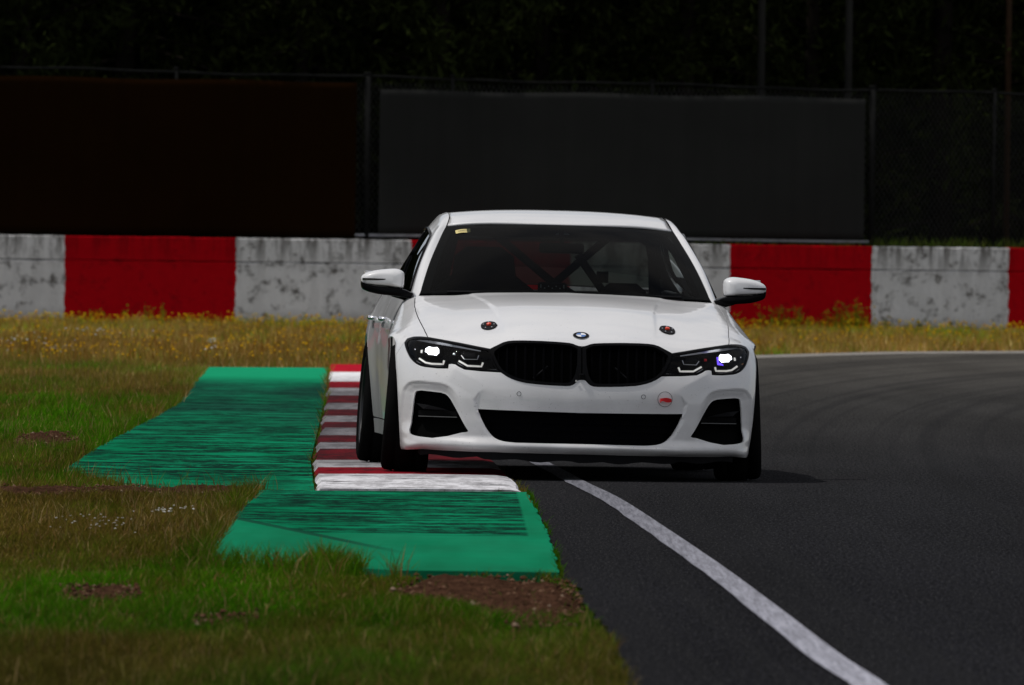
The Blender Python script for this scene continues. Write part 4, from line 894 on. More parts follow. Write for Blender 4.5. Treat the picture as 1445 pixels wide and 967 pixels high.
# --- headlights
HL = np.array(HL_TOP+HL_BOT[1:-1]+[(.412, .533), (.425, .549), (.437, .566), (.452, .60), (.456, .63)])
def strip(name, pts, w, d, m, parent, s, th=.012):
    """bent light bar lying d behind the lens"""
    P = dense(np.array(pts), .012); e = np.gradient(P, axis=0); e /= np.linalg.norm(e, axis=1)[:, None]; n_ = np.stack([-e[:, 1], e[:, 0]], -1)
    y = surf(front(P))[:, 1]+d; V = []; f = []
    for p, k, yy in zip(P, n_, y):
        for a, dy in ((w/2, 0), (-w/2, 0), (-w/2, th), (w/2, th)): V.append((s*(p[0]+k[0]*a), yy+dy, p[1]+k[1]*a))
    for i in range(len(P)-1):
        for q in range(4): f.append((i*4+q, i*4+(q+1) % 4, i*4+4+(q+1) % 4, i*4+4+q))
    f += [(0, 1, 2, 3), (len(P)*4-1, len(P)*4-2, len(P)*4-3, len(P)*4-4)]
    return MB().add(V, f).build(name, m, parent)
def blob(name, pts, d, m, parent, s, depth=.02, dome=.006):
    P = np.array(pts); c = P.mean(0); V = []; n = len(P)
    y0 = np.mean([fpt(*p)[1] for p in P])+d
    for k, (sc, dy) in enumerate(((1, depth), (1, 0), (.8, -dome*.7), (.4, -dome))):
        for p in P: V.append((s*(c[0]+(p[0]-c[0])*sc), y0+dy+(fpt(*p)[1]+d-y0)*.7, c[1]+(p[1]-c[1])*sc))
    f = [(k*n+i, k*n+(i+1) % n, (k+1)*n+(i+1) % n, (k+1)*n+i) for k in range(3) for i in range(n)]; f.append(tuple(range(3*n, 4*n)))
    return MB().add(V, f).build(name, m, parent, True)
for s in (1, -1):
    hl = bpy.data.objects.new("headlight", None); COL.objects.link(hl); hl.parent = car
    u = front(HL); recess("lamp_housing", u, .075, M_void, hl, wall=M_black, mirrored=(s < 0), g=.0015)
    iu = front(inset(dense(HL, .008, True), .010))
    patch("lamp_bezel", u, [iu], M_black, hl, .008, off=-.0005, flange=.02, gap=.0015, mirrored=(s < 0))
    patch("lens", u, [], M_lens, hl, .012, off=-.003, flange=0, gap=.002, mirrored=(s < 0))
    strip("running_light", [(.694, .583), (.699, .5635), (.755, .564), (.785, .569), (.817, .590)], .0095, .018, M_drl, hl, s)
    strip("running_light", [(.500, .578), (.508, .5575), (.578, .559), (.622, .583)], .0095, .018, M_drl, hl, s)
    strip("lamp_trim", [(.521, .614), (.529, .593), (.594, .592), (.609, .612)], .004, .02, M_satin, hl, s)
    strip("lamp_trim", [(.872, .672), (.873, .645), (.862, .61), (.838, .58), (.80, .557), (.70, .551)], .0035, .012, M_satin, hl, s)
    strip("upper_trim", [(.51, .640), (.60, .653), (.675, .664), (.74, .673), (.83, .688)], .014, .03, M_satin, hl, s)
    strip("lower_trim", [(.43, .543), (.52, .541), (.59, .548), (.63, .572)], .003, .012, M_satin, hl, s)
    blob("beam_module", [(.718, .638), (.727, .649), (.748, .647), (.767, .651), (.784, .640), (.787, .624), (.775, .619), (.770, .610), (.746, .609), (.731, .606), (.725, .614), (.718, .618)], .025, M_beam, hl, s)
    blob("beam_cell", [(.798, .634), (.808, .632), (.810, .618), (.800, .616)], .026, M_drl, hl, s, depth=.008, dome=.001)
    blob("module_shell", [(.700, .65), (.72, .667), (.78, .667), (.808, .648), (.81, .615), (.785, .594), (.715, .590), (.700, .606)], .04, M_void, hl, s, dome=.0)
    blob("inner_module", [(.535, .625), (.60, .63), (.61, .612), (.594, .597), (.53, .597)], .035, M_black, hl, s)
    blob("glint_lens", [(.637, .624), (.65, .624), (.652, .612), (.637, .610)], .03, M_chrome if s < 0 else M_red, hl, s)
    blob("glint_lens", [(.832, .640), (.842, .640), (.842, .630), (.832, .630)], .02, M_chrome, hl, s)
    if s > 0:
        blob("beam_edge", [(.704, .634), (.712, .634), (.714, .602), (.74, .596), (.74, .591), (.708, .594)], .028, M_glow, hl, s, depth=.01, dome=.001)
        blob("side_reflector", [(.84, .60), (.862, .615), (.868, .612), (.85, .588)], .02, M_amber, hl, s, depth=.01, dome=.001)

# --- small things on the nose
def on_top(x, y):
    u = top([(x, y)]); return surf(u)[0], surf_n(u)[0]
# round emblem: black ring, silver edge, four quarters
u = front([(0, .7265)]); p, n_ = surf(u)[0], surf_n(u)[0]
emb = MB().add(*disc(p, n_, [(.041, -.003), (.041, .003), (.039, .0045), (.0, .0045)])).build("emblem", M_black, hood)
MB().add(*disc(p, n_, [(.0420, -.003), (.0420, .0024), (.0405, .0026)])).build("emblem_rim", M_satin, emb)
nv = Vector(n_); ax = Vector((1, 0, 0)); ay = nv.cross(ax).normalized()
for k in range(4):
    V = [Vector(p)+nv*.0056]+[Vector(p)+nv*.0056+(ax*math.cos(w)+ay*math.sin(w))*.0245 for w in np.linspace(k*math.pi/2, (k+1)*math.pi/2, 9)]
    MB().add(V, [tuple(range(10))]).build("emblem_quarter", M_blue if k % 2 else M_white, emb)
MB().add(*disc(p, n_, [(.0258, .0046), (.0258, .0054), (.0245, .0054)])).build("emblem_ring", M_satin, emb)
for s in (1, -1):
    p, n_ = on_top(s*.457, -.36); nv = Vector(n_); ax = Vector((1, 0, 0)); ax = (ax-nv*ax.dot(nv)).normalized(); ay = nv.cross(ax).normalized()
    base = [(-.043*s, -.01), (-.03*s, .035), (.0, .055), (.03*s, .045), (.042*s, .01), (.036*s, -.03), (.01*s, -.055), (-.025*s, -.045)]
    B = [(a*1.0, c*1.3) for a, c in catmull(base+base[:1], 33)[:-1]]
    V = [Vector(p)+ax*a*k+ay*c*k+nv*hh for k, hh in ((1, -.002), (1, .004), (.94, .0055)) for a, c in B]; n = len(B)
    hp = MB().add(V, [(r*n+i, r*n+(i+1) % n, (r+1)*n+(i+1) % n, (r+1)*n+i) for r in range(2) for i in range(n)]+[tuple(range(2*n, 3*n))]).build("hood_pin", M_plastic, hood)
    MB().add(*disc(Vector(p)+nv*.004, nv, [(.012, 0), (.012, .010), (.008, .013)], 16)).build("pin_button", M_orange, hp)
    for a, c in ((-.026, .0), (0, .05), (.028, .024), (.02, -.04), (-.012, -.046)):
        MB().add(*disc(Vector(p)+ax*a*s+ay*c+nv*.005, nv, [(.0042, 0), (.0042, .002), (.002, .0035)], 8)).build("screw", M_chrome, hp)
for s in (1, -1):
    u = front([(s*.318, .424)]); p, n_ = surf(u)[0], surf_n(u)[0]
    MB().add(*disc(p, n_, [(.0105, -.002), (.0105, .0012), (.0085, .0012), (.008, .0), (.007, .0008), (.0, .0012)], 20)).build("parking_sensor", M_paint, front_bumper)
    V, f = disc(p, n_, [(.0118, .0016), (.0110, .0022), (.0098, .0016)], 24); MB().add(V, f[:-1]).build("sensor_ring", M_dark, front_bumper)
u = front([(.43, .414)]); p, n_ = surf(u)[0], surf_n(u)[0]; nv = Vector(n_)
V, f = disc(p, n_, [(.0392, .0010), (.0385, .0018), (.0374, .0010)], 40); MB().add(V, f[:-1]).build("tow_cover_groove", M_dark, front_bumper)
ts = MB()
P0 = Vector(p)+Vector((.034, -.004, -.006)); pts = [P0, P0+Vector((-.004, -.018, .0)), P0+Vector((-.022, -.026, .002)), P0+Vector((-.045, -.024, .004)), P0+Vector((-.058, -.014, .001)), P0+Vector((-.055, -.004, -.002))]
pts = [Vector(q) for q in catmull([tuple(q) for q in pts], 14)]
V = []; f = []
for i, q in enumerate(pts):
    hgt = .0095-.0022*math.sin(i*.9); V += [q+Vector((0, 0, hgt)), q+Vector((0, .002, -hgt)), q+Vector((0, .005, -hgt)), q+Vector((0, .004, hgt))]
for i in range(13):
    for k in range(4): f.append((i*4+k, i*4+(k+1) % 4, i*4+4+(k+1) % 4, i*4+4+k))
ts.add(V, f).build("tow_strap", M_red, front_bumper)
# side markers on the bumper corner
# --- body sides
SIDE = []
_zl = (.15, .3, .5, .65, .74, .80, .86, .895)
for y, xs in ((.4, (.89, .908, .917, .917, .908, .888, .862, .84)), (.68, (.875, .892, .901, .904, .900, .882, .852, .822)), (1.0, (.875, .893, .902, .906, .902, .883, .857, .835)), (1.6, (.88, .898, .908, .912, .908, .889, .864, .846)),
              (2.2, (.88, .90, .910, .914, .911, .894, .868, .85)), (2.85, (.885, .905, .930, .933, .922, .902, .874, .853)), (3.3, (.865, .882, .897, .902, .893, .873, .848, .825)),
              (3.75, (.765, .785, .80, .81, .80, .785, .762, .745)), (3.9, (.70, .72, .74, .75, .74, .725, .70, .69))):
    for x, z in zip(xs, _zl): SIDE.append((y, z, x))
SIDE = np.array(SIDE); _q = SIDE[:, :2]*[1, 2.0]
def _tp(r): return np.where(r > 1e-9, r*r*np.log(np.maximum(r, 1e-9)), 0)
_Ks = _tp(np.linalg.norm(_q[:, None]-_q[None], axis=2))+1e-5*np.eye(len(_q)); _As = np.hstack([np.ones((len(_q), 1)), _q])
_ws = np.linalg.lstsq(np.block([[_Ks, _As], [_As.T, np.zeros((3, 3))]]), np.r_[SIDE[:, 2], 0, 0, 0], rcond=None)[0]
def sideX(yz):
    q = np.asarray(yz, float)*[1, 2.0]; x = _tp(np.linalg.norm(q[:, None]-_q[None], axis=2))@_ws[:len(_q)]+_ws[len(_q)]+q@_ws[len(_q)+1:]
    y, z = np.asarray(yz).T
    return x+.006*np.exp(-((z-np.interp(y, [.3, 1.0, 2.5, 3.5], [.70, .735, .775, .79]))/.022)**2)
def belt(y): return np.interp(y, [.68, 1.2, 1.7, 2.4, 3.0, 3.9], [.893, .912, .922, .938, .948, .948])
def side_piece(name, loop, s):
    l = inset(dense(loop, .02, True), .002); v2, t = cdt(l, [], .03); P = np.stack([sideX(v2)*s, v2[:, 0], v2[:, 1]], -1)
    a = np.stack([sideX(v2+[.004, 0])-sideX(v2-[.004, 0]), np.full(len(v2), .008), np.zeros(len(v2))], -1)
    c = np.stack([sideX(v2+[0, .004])-sideX(v2-[0, .004]), np.zeros(len(v2)), np.full(len(v2), .008)], -1)
    N = np.cross(a, c); N /= np.linalg.norm(N, axis=1)[:, None]; N *= np.sign(N[:, :1]); N[:, 0] *= s
    c3 = np.cross(P[t[:, 1]]-P[t[:, 0]], P[t[:, 2]]-P[t[:, 0]]); bad = c3[:, 0]*s < 0; t[bad] = t[bad][:, ::-1]
    E = border_loops(t.tolist()); ids = sorted({i for e in E for i in e}); mp = {a_: k for k, a_ in enumerate(ids)}; k = len(ids); n0 = len(P)
    V = np.vstack([P, P[ids], P[ids]-np.array([.02*s, 0, 0])]); nf = []
    for p_, q_ in E: nf += [(n0+mp[q_], n0+mp[p_], n0+k+mp[p_]), (n0+mp[q_], n0+k+mp[p_], n0+k+mp[q_])]
    return meshobj(name, V, np.vstack([t, nf]), M_paint, car, True, normals=np.vstack([N, N[ids], N[ids]]))
def btop(a, c): return [(y, belt(y)) for y in np.linspace(c, a, 12)]
rarch = [(2.85-.357*math.cos(R(a)), .335+.357*math.sin(R(a))) for a in np.linspace(-28, 208, 60)]
for s in (1, -1):
    fd = side_piece("front_door", [(.685, .25), (1.78, .25)]+btop(.69, 1.78), s)
    rd = side_piece("rear_door", [(1.784, .25), (2.46, .25)]+[q_ for q_ in rarch if q_[0] < 2.62 and q_[1] > .26]+btop(1.784, 2.70), s)
    side_piece("sill_panel", [(.685, .165), (2.53, .165), (2.475, .246), (.685, .246)], s)
    side_piece("rear_quarter", [q_ for q_ in rarch if q_[0] > 2.63 and q_[1] > .2]+[(3.18, .165), (3.74, .20)]+btop(2.704, 3.74), s)
    for dr, y0 in ((fd, 1.50), (rd, 2.42)):
        x = sideX([(y0, .772)])[0]
        h_ = MB(); h_.tube([(s*(x-.006), y0-.10, .775), (s*(x+.022), y0-.075, .778), (s*(x+.026), y0, .78), (s*(x+.022), y0+.075, .778), (s*(x-.006), y0+.10, .775)], .012, 8)
        h_.build("door_handle", M_chrome, dr, True)
# --- tail
def ring_rows():
    rows = []
    for z in np.linspace(.2, .945, 16):
        xe = sideX([(3.75, min(z, .94))])[0]; row = []
        for a in np.linspace(0, 180, 41):
            k = abs(math.cos(R(a)))**.55*(1 if a <= 90 else -1); row.append((k*xe, 3.75+.20*math.sin(R(a))**.6+.03*math.sin((z-.2)*4), z))
        rows.append(row)
    return np.array(rows)
rr = ring_rows(); meshobj("rear_bumper", rr.reshape(-1, 3), grid_faces(16, 41), M_paint, car)
v = []
for y in np.linspace(3.20, 3.94, 14):
    xe = min(.835, sideX([(min(y, 3.75), .93)])[0]+.005)*(1 if y < 3.75 else .97)
    for k in np.linspace(-1, 1, 25): v.append((k*xe, y, .948+.03*(1-k*k)-.02*max(0, y-3.6)))
meshobj("boot_lid", v, grid_faces(14, 25), M_paint, car)

# --- greenhouse
def bez_rows(lines, n, m):
    L = [catmull(l, n) for l in lines]; out = [catmull([l[i] for l in L], m) for i in range(n)]; return np.array(out)
PI_ = [(.785, .66, .893), (.757, .745, .922), (.697, 1.017, 1.08), (.625, 1.27, 1.225), (.597, 1.35, 1.275), (.577, 1.47, 1.322), (.572, 1.75, 1.346), (.566, 2.2, 1.338), (.553, 2.65, 1.293), (.60, 3.0, 1.135), (.69, 3.32, .965)]
PM_ = [(.800, .68, .890), (.779, .765, .922), (.724, 1.03, 1.085), (.654, 1.27, 1.232), (.622, 1.35, 1.280), (.608, 1.47, 1.312), (.606, 1.75, 1.332), (.597, 2.2, 1.325), (.580, 2.65, 1.286), (.64, 3.0, 1.127), (.73, 3.30, .968)]
PO_ = [(.812, .71, .882), (.797, .80, .910), (.742, 1.055, 1.075), (.671, 1.285, 1.218), (.640, 1.37, 1.265), (.635, 1.50, 1.288), (.634, 1.75, 1.302), (.622, 2.2, 1.297), (.604, 2.65, 1.258), (.67, 3.0, 1.10), (.765, 3.26, .962)]
PW_ = [(.818, .76, .872), (.806, .87, .898), (.752, 1.12, 1.045), (.688, 1.34, 1.188), (.668, 1.45, 1.222), (.668, 1.55, 1.245), (.668, 1.75, 1.262), (.656, 2.2, 1.257), (.636, 2.62, 1.222), (.70, 2.93, 1.07), (.79, 3.14, .950)]
for s in (1, -1):
    rw = bez_rows([PI_, PM_, PO_, PW_], 90, 13)*[s, 1, 1]
    meshobj("roof_pillar", rw.reshape(-1, 3), grid_faces(90, 13), M_paint, car)
    li = rw+np.array([-.016*s, .0, -.010]); meshobj("pillar_lining", li.reshape(-1, 3), grid_faces(90, 13), M_dark, car)
    W = catmull(PW_[1:], 70)
    lo = []
    for p in W:
        yy = min(max(p[1], .87), 3.12); zb = belt(yy)-.012; xb = sideX([(yy, belt(yy)-.004)])[0]-.020; lo.append((xb, yy, zb))
    lo = np.array(lo); rows = []
    for t_ in np.linspace(0, 1, 10): rows.append(W*(1-t_)+lo*t_+np.array([1, 0, 0])*(.022*math.sin(math.pi*t_)*np.minimum(1, (W[:, 2]-lo[:, 2])/.3))[:, None])
    rows = np.array(rows).transpose(1, 0, 2)*[s, 1, 1]
    meshobj("side_window", rows.reshape(-1, 3), grid_faces(70, 10), M_tint, car)
    for nm, line, rd_ in (("window_trim", W[2:66]+np.array([.004, 0, -.004]), .010), ("belt_trim", np.array([(sideX([(y, belt(y)-.004)])[0]-.012, y, belt(y)+.002) for y in np.linspace(.75, 3.2, 40)]), .012)):
        MB().tube([tuple(q_*[s, 1, 1]) for q_ in line], rd_, 6).build(nm, M_black, car, True)
    bp = []
    for t_ in np.linspace(0, 1, 10):
        i0 = np.argmin(abs(W[:, 1]-1.78)); pt = rows[i0][int(t_*9)]; bp.append(tuple(pt+np.array([.004*s, 0, 0])))
    MB().tube(bp, .008, 6).build("middle_pillar", M_black, car, True)
# roof
rf = []
for t_ in np.linspace(0, 1, 50):
    row = []
    for q_ in np.linspace(-1, 1, 41):
        a = abs(q_)
        # front edge follows the screen header, rear edge the back light
        y0 = 1.355-.125*(1-a*a); y1 = 2.66-.10*(1-a*a)*-1
        y = y0+(y1-y0)*t_
        zc = np.interp(y, [1.2, 1.23, 1.35, 1.5, 1.7, 2.0, 2.3, 2.66, 2.8], [1.290, 1.297, 1.326, 1.353, 1.371, 1.373, 1.362, 1.318, 1.29])
        xe = np.interp(y, [1.35, 1.47, 1.75, 2.2, 2.65], [.590, .571, .566, .560, .547])
        ze = np.interp(y, [1.35, 1.47, 1.75, 2.2, 2.65], [1.2765, 1.322, 1.346, 1.338, 1.293])
        row.append((q_*xe, y, ze+(zc-ze)*(1-a**2.6)))
    rf.append(row)
rf = np.array(rf)
for _ in range(6):
    rf[1:-1, :, 2] = .25*rf[:-2, :, 2]+.5*rf[1:-1, :, 2]+.25*rf[2:, :, 2]
roof = meshobj("roof", rf.reshape(-1, 3), grid_faces(50, 41), M_paint, car)
sm = roof.modifiers.new("thickness", 'SOLIDIFY'); sm.thickness = .012; sm.offset = -1 
meshobj("headliner", (rf*[.99, 1, 1]-np.array([0, 0, .022])).reshape(-1, 3), grid_faces(50, 41), M_dark, car)
for s in (1, -1):
    yz = np.array([(y, z) for y in np.linspace(.72, 3.1, 25) for z in np.linspace(.25, 1.0, 6)]); yz[:, 1] = np.minimum(yz[:, 1], belt(yz[:, 0])-.012)
    meshobj("door_lining", np.c_[s*(sideX(yz)-.045), yz], grid_faces(25, 6), M_dark, car)
# windscreen and back light
def screen(base, topc, n=24, m=33, bow=.02):
    rows = []
    for t_ in np.linspace(0, 1, n):
        row = []
        for q_ in np.linspace(-1, 1, m):
            a = np.array(base(q_)); c = np.array(topc(q_)); p = a+(c-a)*t_; nrm = np.cross([1, 0, 0], c-a); nrm = nrm/np.linalg.norm(nrm); nrm *= np.sign(nrm[2])
            bw = bow*4*t_*(1-t_); p = p+nrm*bw*(.3+.7*(1-q_*q_))+np.array([q_*.012*4*t_*(1-t_), 0, 0]); row.append(p)
        rows.append(row)
    return np.array(rows)
wb = lambda q_: (.757*q_, .745-.15*(1-q_*q_), .919+.016*(1-q_*q_)); wt = lambda q_: (.594*q_, 1.35-.122*(1-q_*q_), 1.2735+.021*(1-q_*q_))
WS = screen(wb, wt)
ws = meshobj("windscreen", WS.reshape(-1, 3), grid_faces(*WS.shape[:2]), M_screen, car)
fr_ = WS+np.array([0, .004, -.004]); n, m_ = WS.shape[:2]; F = grid_faces(n, m_); ii = np.arange(len(F)); ri, ci = ii//(m_-1), ii % (m_-1)
meshobj("screen_border", fr_.reshape(-1, 3), F[(ci < 1) | (ci > m_-3) | (ri < 1) | (ri > n-3)], M_plastic, ws)
def on_ws(t_, q_, lift=.002):
    i = t_*(n-1); j = (q_+1)/2*(m_-1); i0 = min(int(i), n-2); j0 = min(int(j), m_-2); a, c = i-i0, j-j0
    return (WS[i0, j0]*(1-a)*(1-c)+WS[i0+1, j0]*a*(1-c)+WS[i0, j0+1]*(1-a)*c+WS[i0+1, j0+1]*a*c)+np.array([0, -lift*.7, lift*.7])
stk = [on_ws(t_, q_) for t_, q_ in ((.915, -.905), (.945, -.785), (.885, -.77), (.862, -.885))]
stv = []
for j in range(7):
    for i in range(2):
        a = j/6; pt = (stk[0]*(1-a)+stk[1]*a)*(1-i)+(stk[3]*(1-a)+stk[2]*a)*i; stv.append(pt+np.array([0, -.002, .002])*math.sin(a*5))
st = meshobj("windscreen_sticker", stv, grid_faces(7, 2), M_yellow, ws)
mk = MB()
for k in range(9):
    a0 = .18+.062*k; a1 = a0+.045
    P = [(stk[0]*(1-a)+stk[1]*a)*(1-i)+(stk[3]*(1-a)+stk[2]*a)*i+np.array([0, -.004, .004]) for a, i in ((a0, .40), (a1, .38+.06*(k % 2)), (a1, .60), (a0, .62-.08*(k % 3 == 1)))]
    mk.add(P, [(0, 1, 2, 3)])
mk.build("sticker_print", M_ink, st)
RB = screen(lambda q_: (.69*q_, 3.30-.06*q_*q_, .972), lambda q_: (.54*q_, 2.68+.02*q_*q_, 1.300-.012*q_*q_), bow=.025)
rg = meshobj("rear_window", RB.reshape(-1, 3), grid_faces(*RB.shape[:2]), M_rear, car)
# --- wipers, cowl
MB().add(*(lambda L: ([p for x in np.linspace(-.77, .77, 31) for p in ((x, .60+.11*x*x-.012, .90-.02*x*x), (x, .70+.12*x*x, .908-.01*x*x))], grid_faces(31, 2).tolist()))(0)).build("cowl_panel", M_plastic, car)
for x0, x1 in ((-.62, -.02), (.02, .60)):
    MB().tube([(x, .635+.13*x*x*1.2, .938-.02*x*x) for x in np.linspace(x0, x1, 12)], .007, 6).build("wiper", M_plastic, car)

# --- door mirrors
CAP = [(.843, .962), (.842, 1.006), (.849, 1.030), (.883, 1.044), (.94, 1.041), (1.0, 1.032), (1.045, 1.016), (1.066, .998), (1.068, .975), (1.058, .961), (1.0, .954), (.93, .949), (.856, .942)]
BAS = [(.795, .917), (.845, .938), (.93, .948), (1.0, .953), (1.058, .962), (1.066, .974), (1.060, .940), (1.035, .924), (.98, .910), (.88, .900), (.812, .894)]
def dome(loop, lay, s, n=60):
    L = catmull(list(loop)+[loop[0]], n+1)[:-1]; c = L.mean(0); V = []
    for y, kx, kz, dz in lay:
        for p in L: V.append((s*(c[0]+(p[0]-c[0])*kx), y+.10*(p[0]-.84), c[1]+(p[1]-c[1])*kz+dz))
    k = len(lay); f = [(r*n+i, r*n+(i+1) % n, (r+1)*n+(i+1) % n, (r+1)*n+i) for r in range(k-1) for i in range(n)]
    f.append(tuple(range(n-1, -1, -1))); f.append(tuple(range((k-1)*n, k*n))); return V, f
for s in (1, -1):
    dm = bpy.data.objects.new("door_mirror", None); COL.objects.link(dm); dm.parent = car; dm.location = (-.02 if s > 0 else 0, 0, 0)
    MB().add(*dome(CAP, [(.655, .45, .42, -.004), (.660, .70, .66, -.003), (.672, .86, .83, -.002), (.69, .95, .93, 0), (.715, .99, .985, 0), (.75, 1, 1, 0), (.80, .985, .985, 0), (.82, .95, .95, 0)], s)).build("mirror_cap", M_paint, dm, True)
    MB().add(*dome(BAS, [(.662, .80, .6, .002), (.668, .94, .88, 0), (.685, 1, 1, 0), (.78, 1, 1, 0), (.815, .96, .9, 0)], s)).build("mirror_base", M_black, dm, True)
    g = MB(); X = np.linspace(.93, 1.062, 12)
    for i, x in enumerate(X):
        pass
    g.add([(s*x, .6875+.10*(x-.84)-(.012*(1-((x-.96)/.11)**2)) if abs(x-.96) < .11 else .69+.10*(x-.84), z) for x in X for z in (.9865-.0045*min(1, (x-.925)/.06), .9895+.002*(x-.93)/.13)], grid_faces(12, 2).tolist())
    gv = [(a, b_-.022, c_) for a, b_, c_ in g.v]; g.v = gv+[(a, b_+.03, c_) for a, b_, c_ in gv]
    g.f = g.f+[[i*2, i*2+2, i*2+2+24, i*2+24] for i in range(11)]+[[i*2+1, i*2+3, i*2+3+24, i*2+1+24] for i in range(11)]
    g.build("mirror_indicator", M_black, dm)
    MB().box((s*.955, .832, .985), (.18, .006, .09), bev=.0028).build("mirror_glass", M_chrome, dm)
    MB().tube([(s*.90, .76, .918), (s*.845, .77, .905), (s*.80, .79, .895)], [.02, .022, .028], 8).build("mirror_arm", M_black, dm, True)

# --- wheels
def make_wheel():
    e = bpy.data.objects.new("wheel", None); COL.objects.link(e)
    W_ = .122
    prof = [(-.088, .228), (-.108, .240), (-.120, .270), (-.1215, .292), (-.114, .312), (-.102, .3225), (-.06, .3265), (-.058, .321), (-.050, .321), (-.048, .3268), (0, .3275), (.048, .3268), (.050, .321), (.058, .321), (.06, .3265), (.102, .3225), (.114, .312), (.1215, .292), (.120, .270), (.108, .240), (.088, .228)]
    MB().revolve_x(prof, 96).build("tyre", M_rubber, e, True)
    r_ = MB().revolve_x([(.108, .242), (.112, .236), (.104, .226), (.03, .212), (-.09, .21), (-.105, .24)], 64)
    rim = r_.build("rim", M_rim, e, True)
    sp = MB()
    for k in range(10):
        a = 2*math.pi*k/10+(.10 if k % 2 else -.10); rot = Matrix.Rotation(a, 3, 'X'); v = [Vector(q_) for q_ in ((.06, -.022, .03), (.06, .022, .03), (.095, .014, .22), (.095, -.014, .22), (.03, -.022, .03), (.03, .022, .03), (.07, .014, .22), (.07, -.014, .22))]
        sp.add([rot@q_ for q_ in v], [(0, 1, 2, 3), (7, 6, 5, 4), (0, 3, 7, 4), (1, 5, 6, 2), (2, 6, 7, 3)])
    sp.build("wheel_spokes", M_rim, e)
    MB().revolve_x([(.0, .06), (.07, .055), (.075, .0)], 24).build("hub", M_rim, e, True)
    MB().revolve_x([(-.01, .07), (.01, .07), (.01, .175), (-.01, .175)], 48, closed=True).build("brake_disc", M_satin, e)
    return e
w0 = make_wheel()
spots = [(-.838, 0, .327, 180-3.2, -3.8), (.848, 0, .325, -3.2, 3.4), (-.828, 2.85, .327, 180, -3.0), (.83, 2.85, .327, 0, 3.0)]
for i, (x, y, z, a, cb) in enumerate(spots):
    if i == 0: w = w0
    else:
        w = w0.copy(); COL.objects.link(w)
        for ch in list(w0.children):
            c = ch.copy(); COL.objects.link(c); c.parent = w
    # wheel frame: local +x is the outer face; a positive turn about the car's long axis leans the left side's top inwards
    w.parent = car; w.location = (x, y, z); w.rotation_mode = 'QUATERNION'
    w.rotation_quaternion = (Matrix.Rotation(R(-cb), 3, 'Y') @ Matrix.Rotation(R(a), 3, 'Z')).to_quaternion()
# --- inner liners, floor, front lip
for s in (1, -1):
    for yc in (0, 2.85):
        V = []
        for a in np.linspace(-20, 200, 30):
            for x in (.60, .885): V.append((s*x, yc-.375*math.cos(R(a)), .335+.375*math.sin(R(a))))
        nV = len(V); V += [(s*.60, yc, .30)]
        MB().add(V, grid_faces(30, 2).tolist()+[(i*2, i*2+2, nV) for i in range(29)]).build("wheel_arch_liner", M_void, car)
fl = MB()
fl.box((0, 1.55, .125), (1.10, 4.2, .03)); fl.box((0, 1.42, .15), (1.60, 2.0, .03)); fl.box((0, 3.5, .20), (1.3, .4, .04))
fl.build("floor_pan", M_void, car)
lp = MB(); X = np.linspace(-.80, .80, 41)
ybx = lambda x: np.interp(abs(x), [0, .2, .45, .65, .78, .86], [-.725, -.72, -.69, -.625, -.54, -.455])
V = []
for x in X:
    lowz = .083+.008*math.sin(x*23)*math.sin(x*7)-(.006 if abs(x-.03) < .05 else 0)+(.012 if abs(x) > .5 else 0)
    V += [(x, ybx(x)+.012, .124), (x, ybx(x)+.02, lowz), (x, ybx(x)+.30, lowz+.01), (x, ybx(x)+.30, .13)]
f = []
for i in range(40):
    for k in range(4): f.append((i*4+k, i*4+(k+1) % 4, i*4+4+(k+1) % 4, i*4+4+k))
lp.add(V, f+[(0, 1, 2, 3), (160, 161, 162, 163)]).build("front_lip", M_plastic, car)
bk = MB(); bk.box((0, -.30, .36), (1.30, .05, .50)); bk.box((0, .1, .60), (1.16, .8, .10)); bk.box((0, .62, .55), (1.45, .05, .62)); bk.build("front_bulkhead", M_void, car)
# --- cabin
db = MB()
V = [(x, y, z) for x in np.linspace(-.74, .74, 21) for y, z in ((.66+.10*(x/.74)**2, .895), (.86, .905-.01*(x/.74)**2), (1.06, .885), (1.12, .82), (1.10, .62))]
db.add(V, grid_faces(21, 5).tolist()).build("dashboard", M_dark, car, True)
MB().box((-.06, .90, .955), (.15, .03, .075), bev=.008).build("dash_display", M_black, car)
sw = MB()
for k in range(7): sw.box((-.12+.02*k, .883, .962 if k % 2 else .972), (.006, .006, .018 if k in (0, 6) else .006))
sw.build("display_lights", M_satin, car)
MB().box((.003, 1.20, 1.172), (.235, .02, .055), bev=.009).build("inside_mirror", M_black, car)
MB().tube([(.003, 1.19, 1.20), (.0, 1.215, 1.28)], .012).build("mirror_stalk", M_black, car)
MB().add([(-.03, 1.228, 1.243), (.046, 1.228, 1.243), (.022, 1.238, 1.264), (-.004, 1.238, 1.264), (-.02, 1.26, 1.243), (.036, 1.26, 1.243)], [(0, 1, 2, 3), (0, 4, 5, 1), (0, 3, 4), (1, 5, 2)]).build("camera_cover", M_satin, car)
cg = MB(); T = .021
cg.tube([(-.56, 2.0, .25), (-.57, 2.0, .95), (-.52, 2.0, 1.20), (-.44, 2.0, 1.262), (.44, 2.0, 1.262), (.52, 2.0, 1.20), (.57, 2.0, .95), (.56, 2.0, .25)], T)
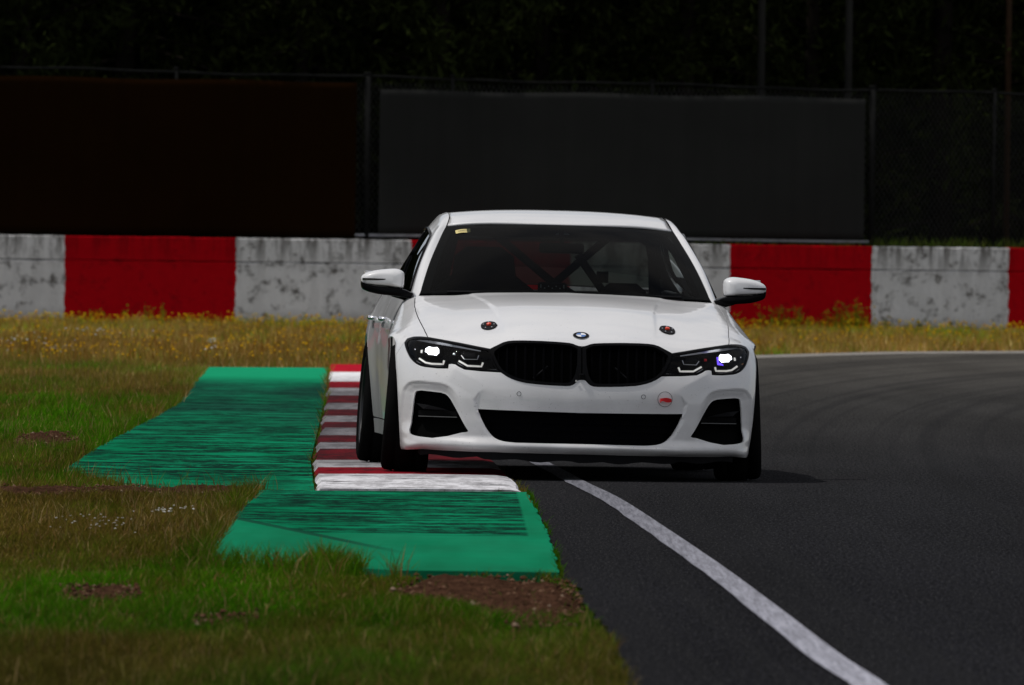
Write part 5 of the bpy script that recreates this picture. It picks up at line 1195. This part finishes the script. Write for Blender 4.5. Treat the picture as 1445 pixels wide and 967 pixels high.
cg.tube([(.33, 2.0, 1.262), (-.30, 2.02, .70)], T); cg.tube([(-.33, 2.03, 1.262), (.0, 2.03, 1.0), (.34, 2.0, .80)], T); cg.tube([(.14, 1.99, 1.14), (.40, 1.99, .78)], T); cg.box((.273, 1.98, 1.025), (.06, .05, .06))
for s in (1, -1):
    cg.tube([(s*.72, .80, .60), (s*.715, .92, .92), (s*.60, 1.24, 1.17), (s*.545, 1.45, 1.245), (s*.52, 2.0, 1.20)], T)
    cg.tube([(s*.53, 2.0, 1.21), (s*.60, 2.75, .85)], T); cg.tube([(s*.66, 1.0, .55), (s*.58, 1.98, .75)], T)
cg.tube([(-.555, 1.44, 1.245), (.555, 1.44, 1.245)], T)
cg.build("roll_cage", M_void, car, True)
for x in (-.37, .37):
    hs_ = 1.0 if x < 0 else .80; se = MB(); L = [(-.25, .30), (-.27, .55), (-.24, .80), (-.22, .93), (-.13, 1.02), (-.12, 1.12), (-.07, 1.17), (.07, 1.17), (.12, 1.12), (.13, 1.02), (.22, .93), (.24, .80), (.27, .55), (.25, .30)]
    V = [(x+a*k*(1.3 if x < 0 else 1.0), 1.62+dy+(z-.3)*.22, .3+(z-.3)*hs_) for dy, k in ((-.05, 1), (-.10, .93), (.05, .97)) for a, z in L]; nL = len(L)
    se.add(V, [(r*nL+i, r*nL+(i+1) % nL, q_*nL+(i+1) % nL, q_*nL+i) for r, q_ in ((0, 1), (0, 2)) for i in range(nL)]+[tuple(range(nL, 2*nL)), tuple(range(2*nL, 3*nL))])
    se.box((x, 1.40, .30), (.50, .50, .12), bev=.03); se.build("bucket_seat", M_dark, car)
MB().box((0, 3.0, .80), (1.3, .9, .12)).box((0, 2.5, .60), (1.35, .1, .5)).build("parcel_shelf", M_dark, car)
w_ = MB(); w_.revolve_x([(.0, .165), (.012, .175), (.0, .185), (-.012, .175)], 40, closed=True)
v = [Matrix.Rotation(R(90), 3, 'Z') @ (Matrix.Rotation(R(-20), 3, 'Y') @ Vector(p)) for p in w_.v]; w_.v = [tuple(p+Vector((.37, 1.22, .78))) for p in v]
w_.build("steering_wheel", M_plastic, car, True)
MB().tube([(.37, 1.20, .78), (.37, 1.05, .74)], .03).build("steering_column", M_plastic, car)
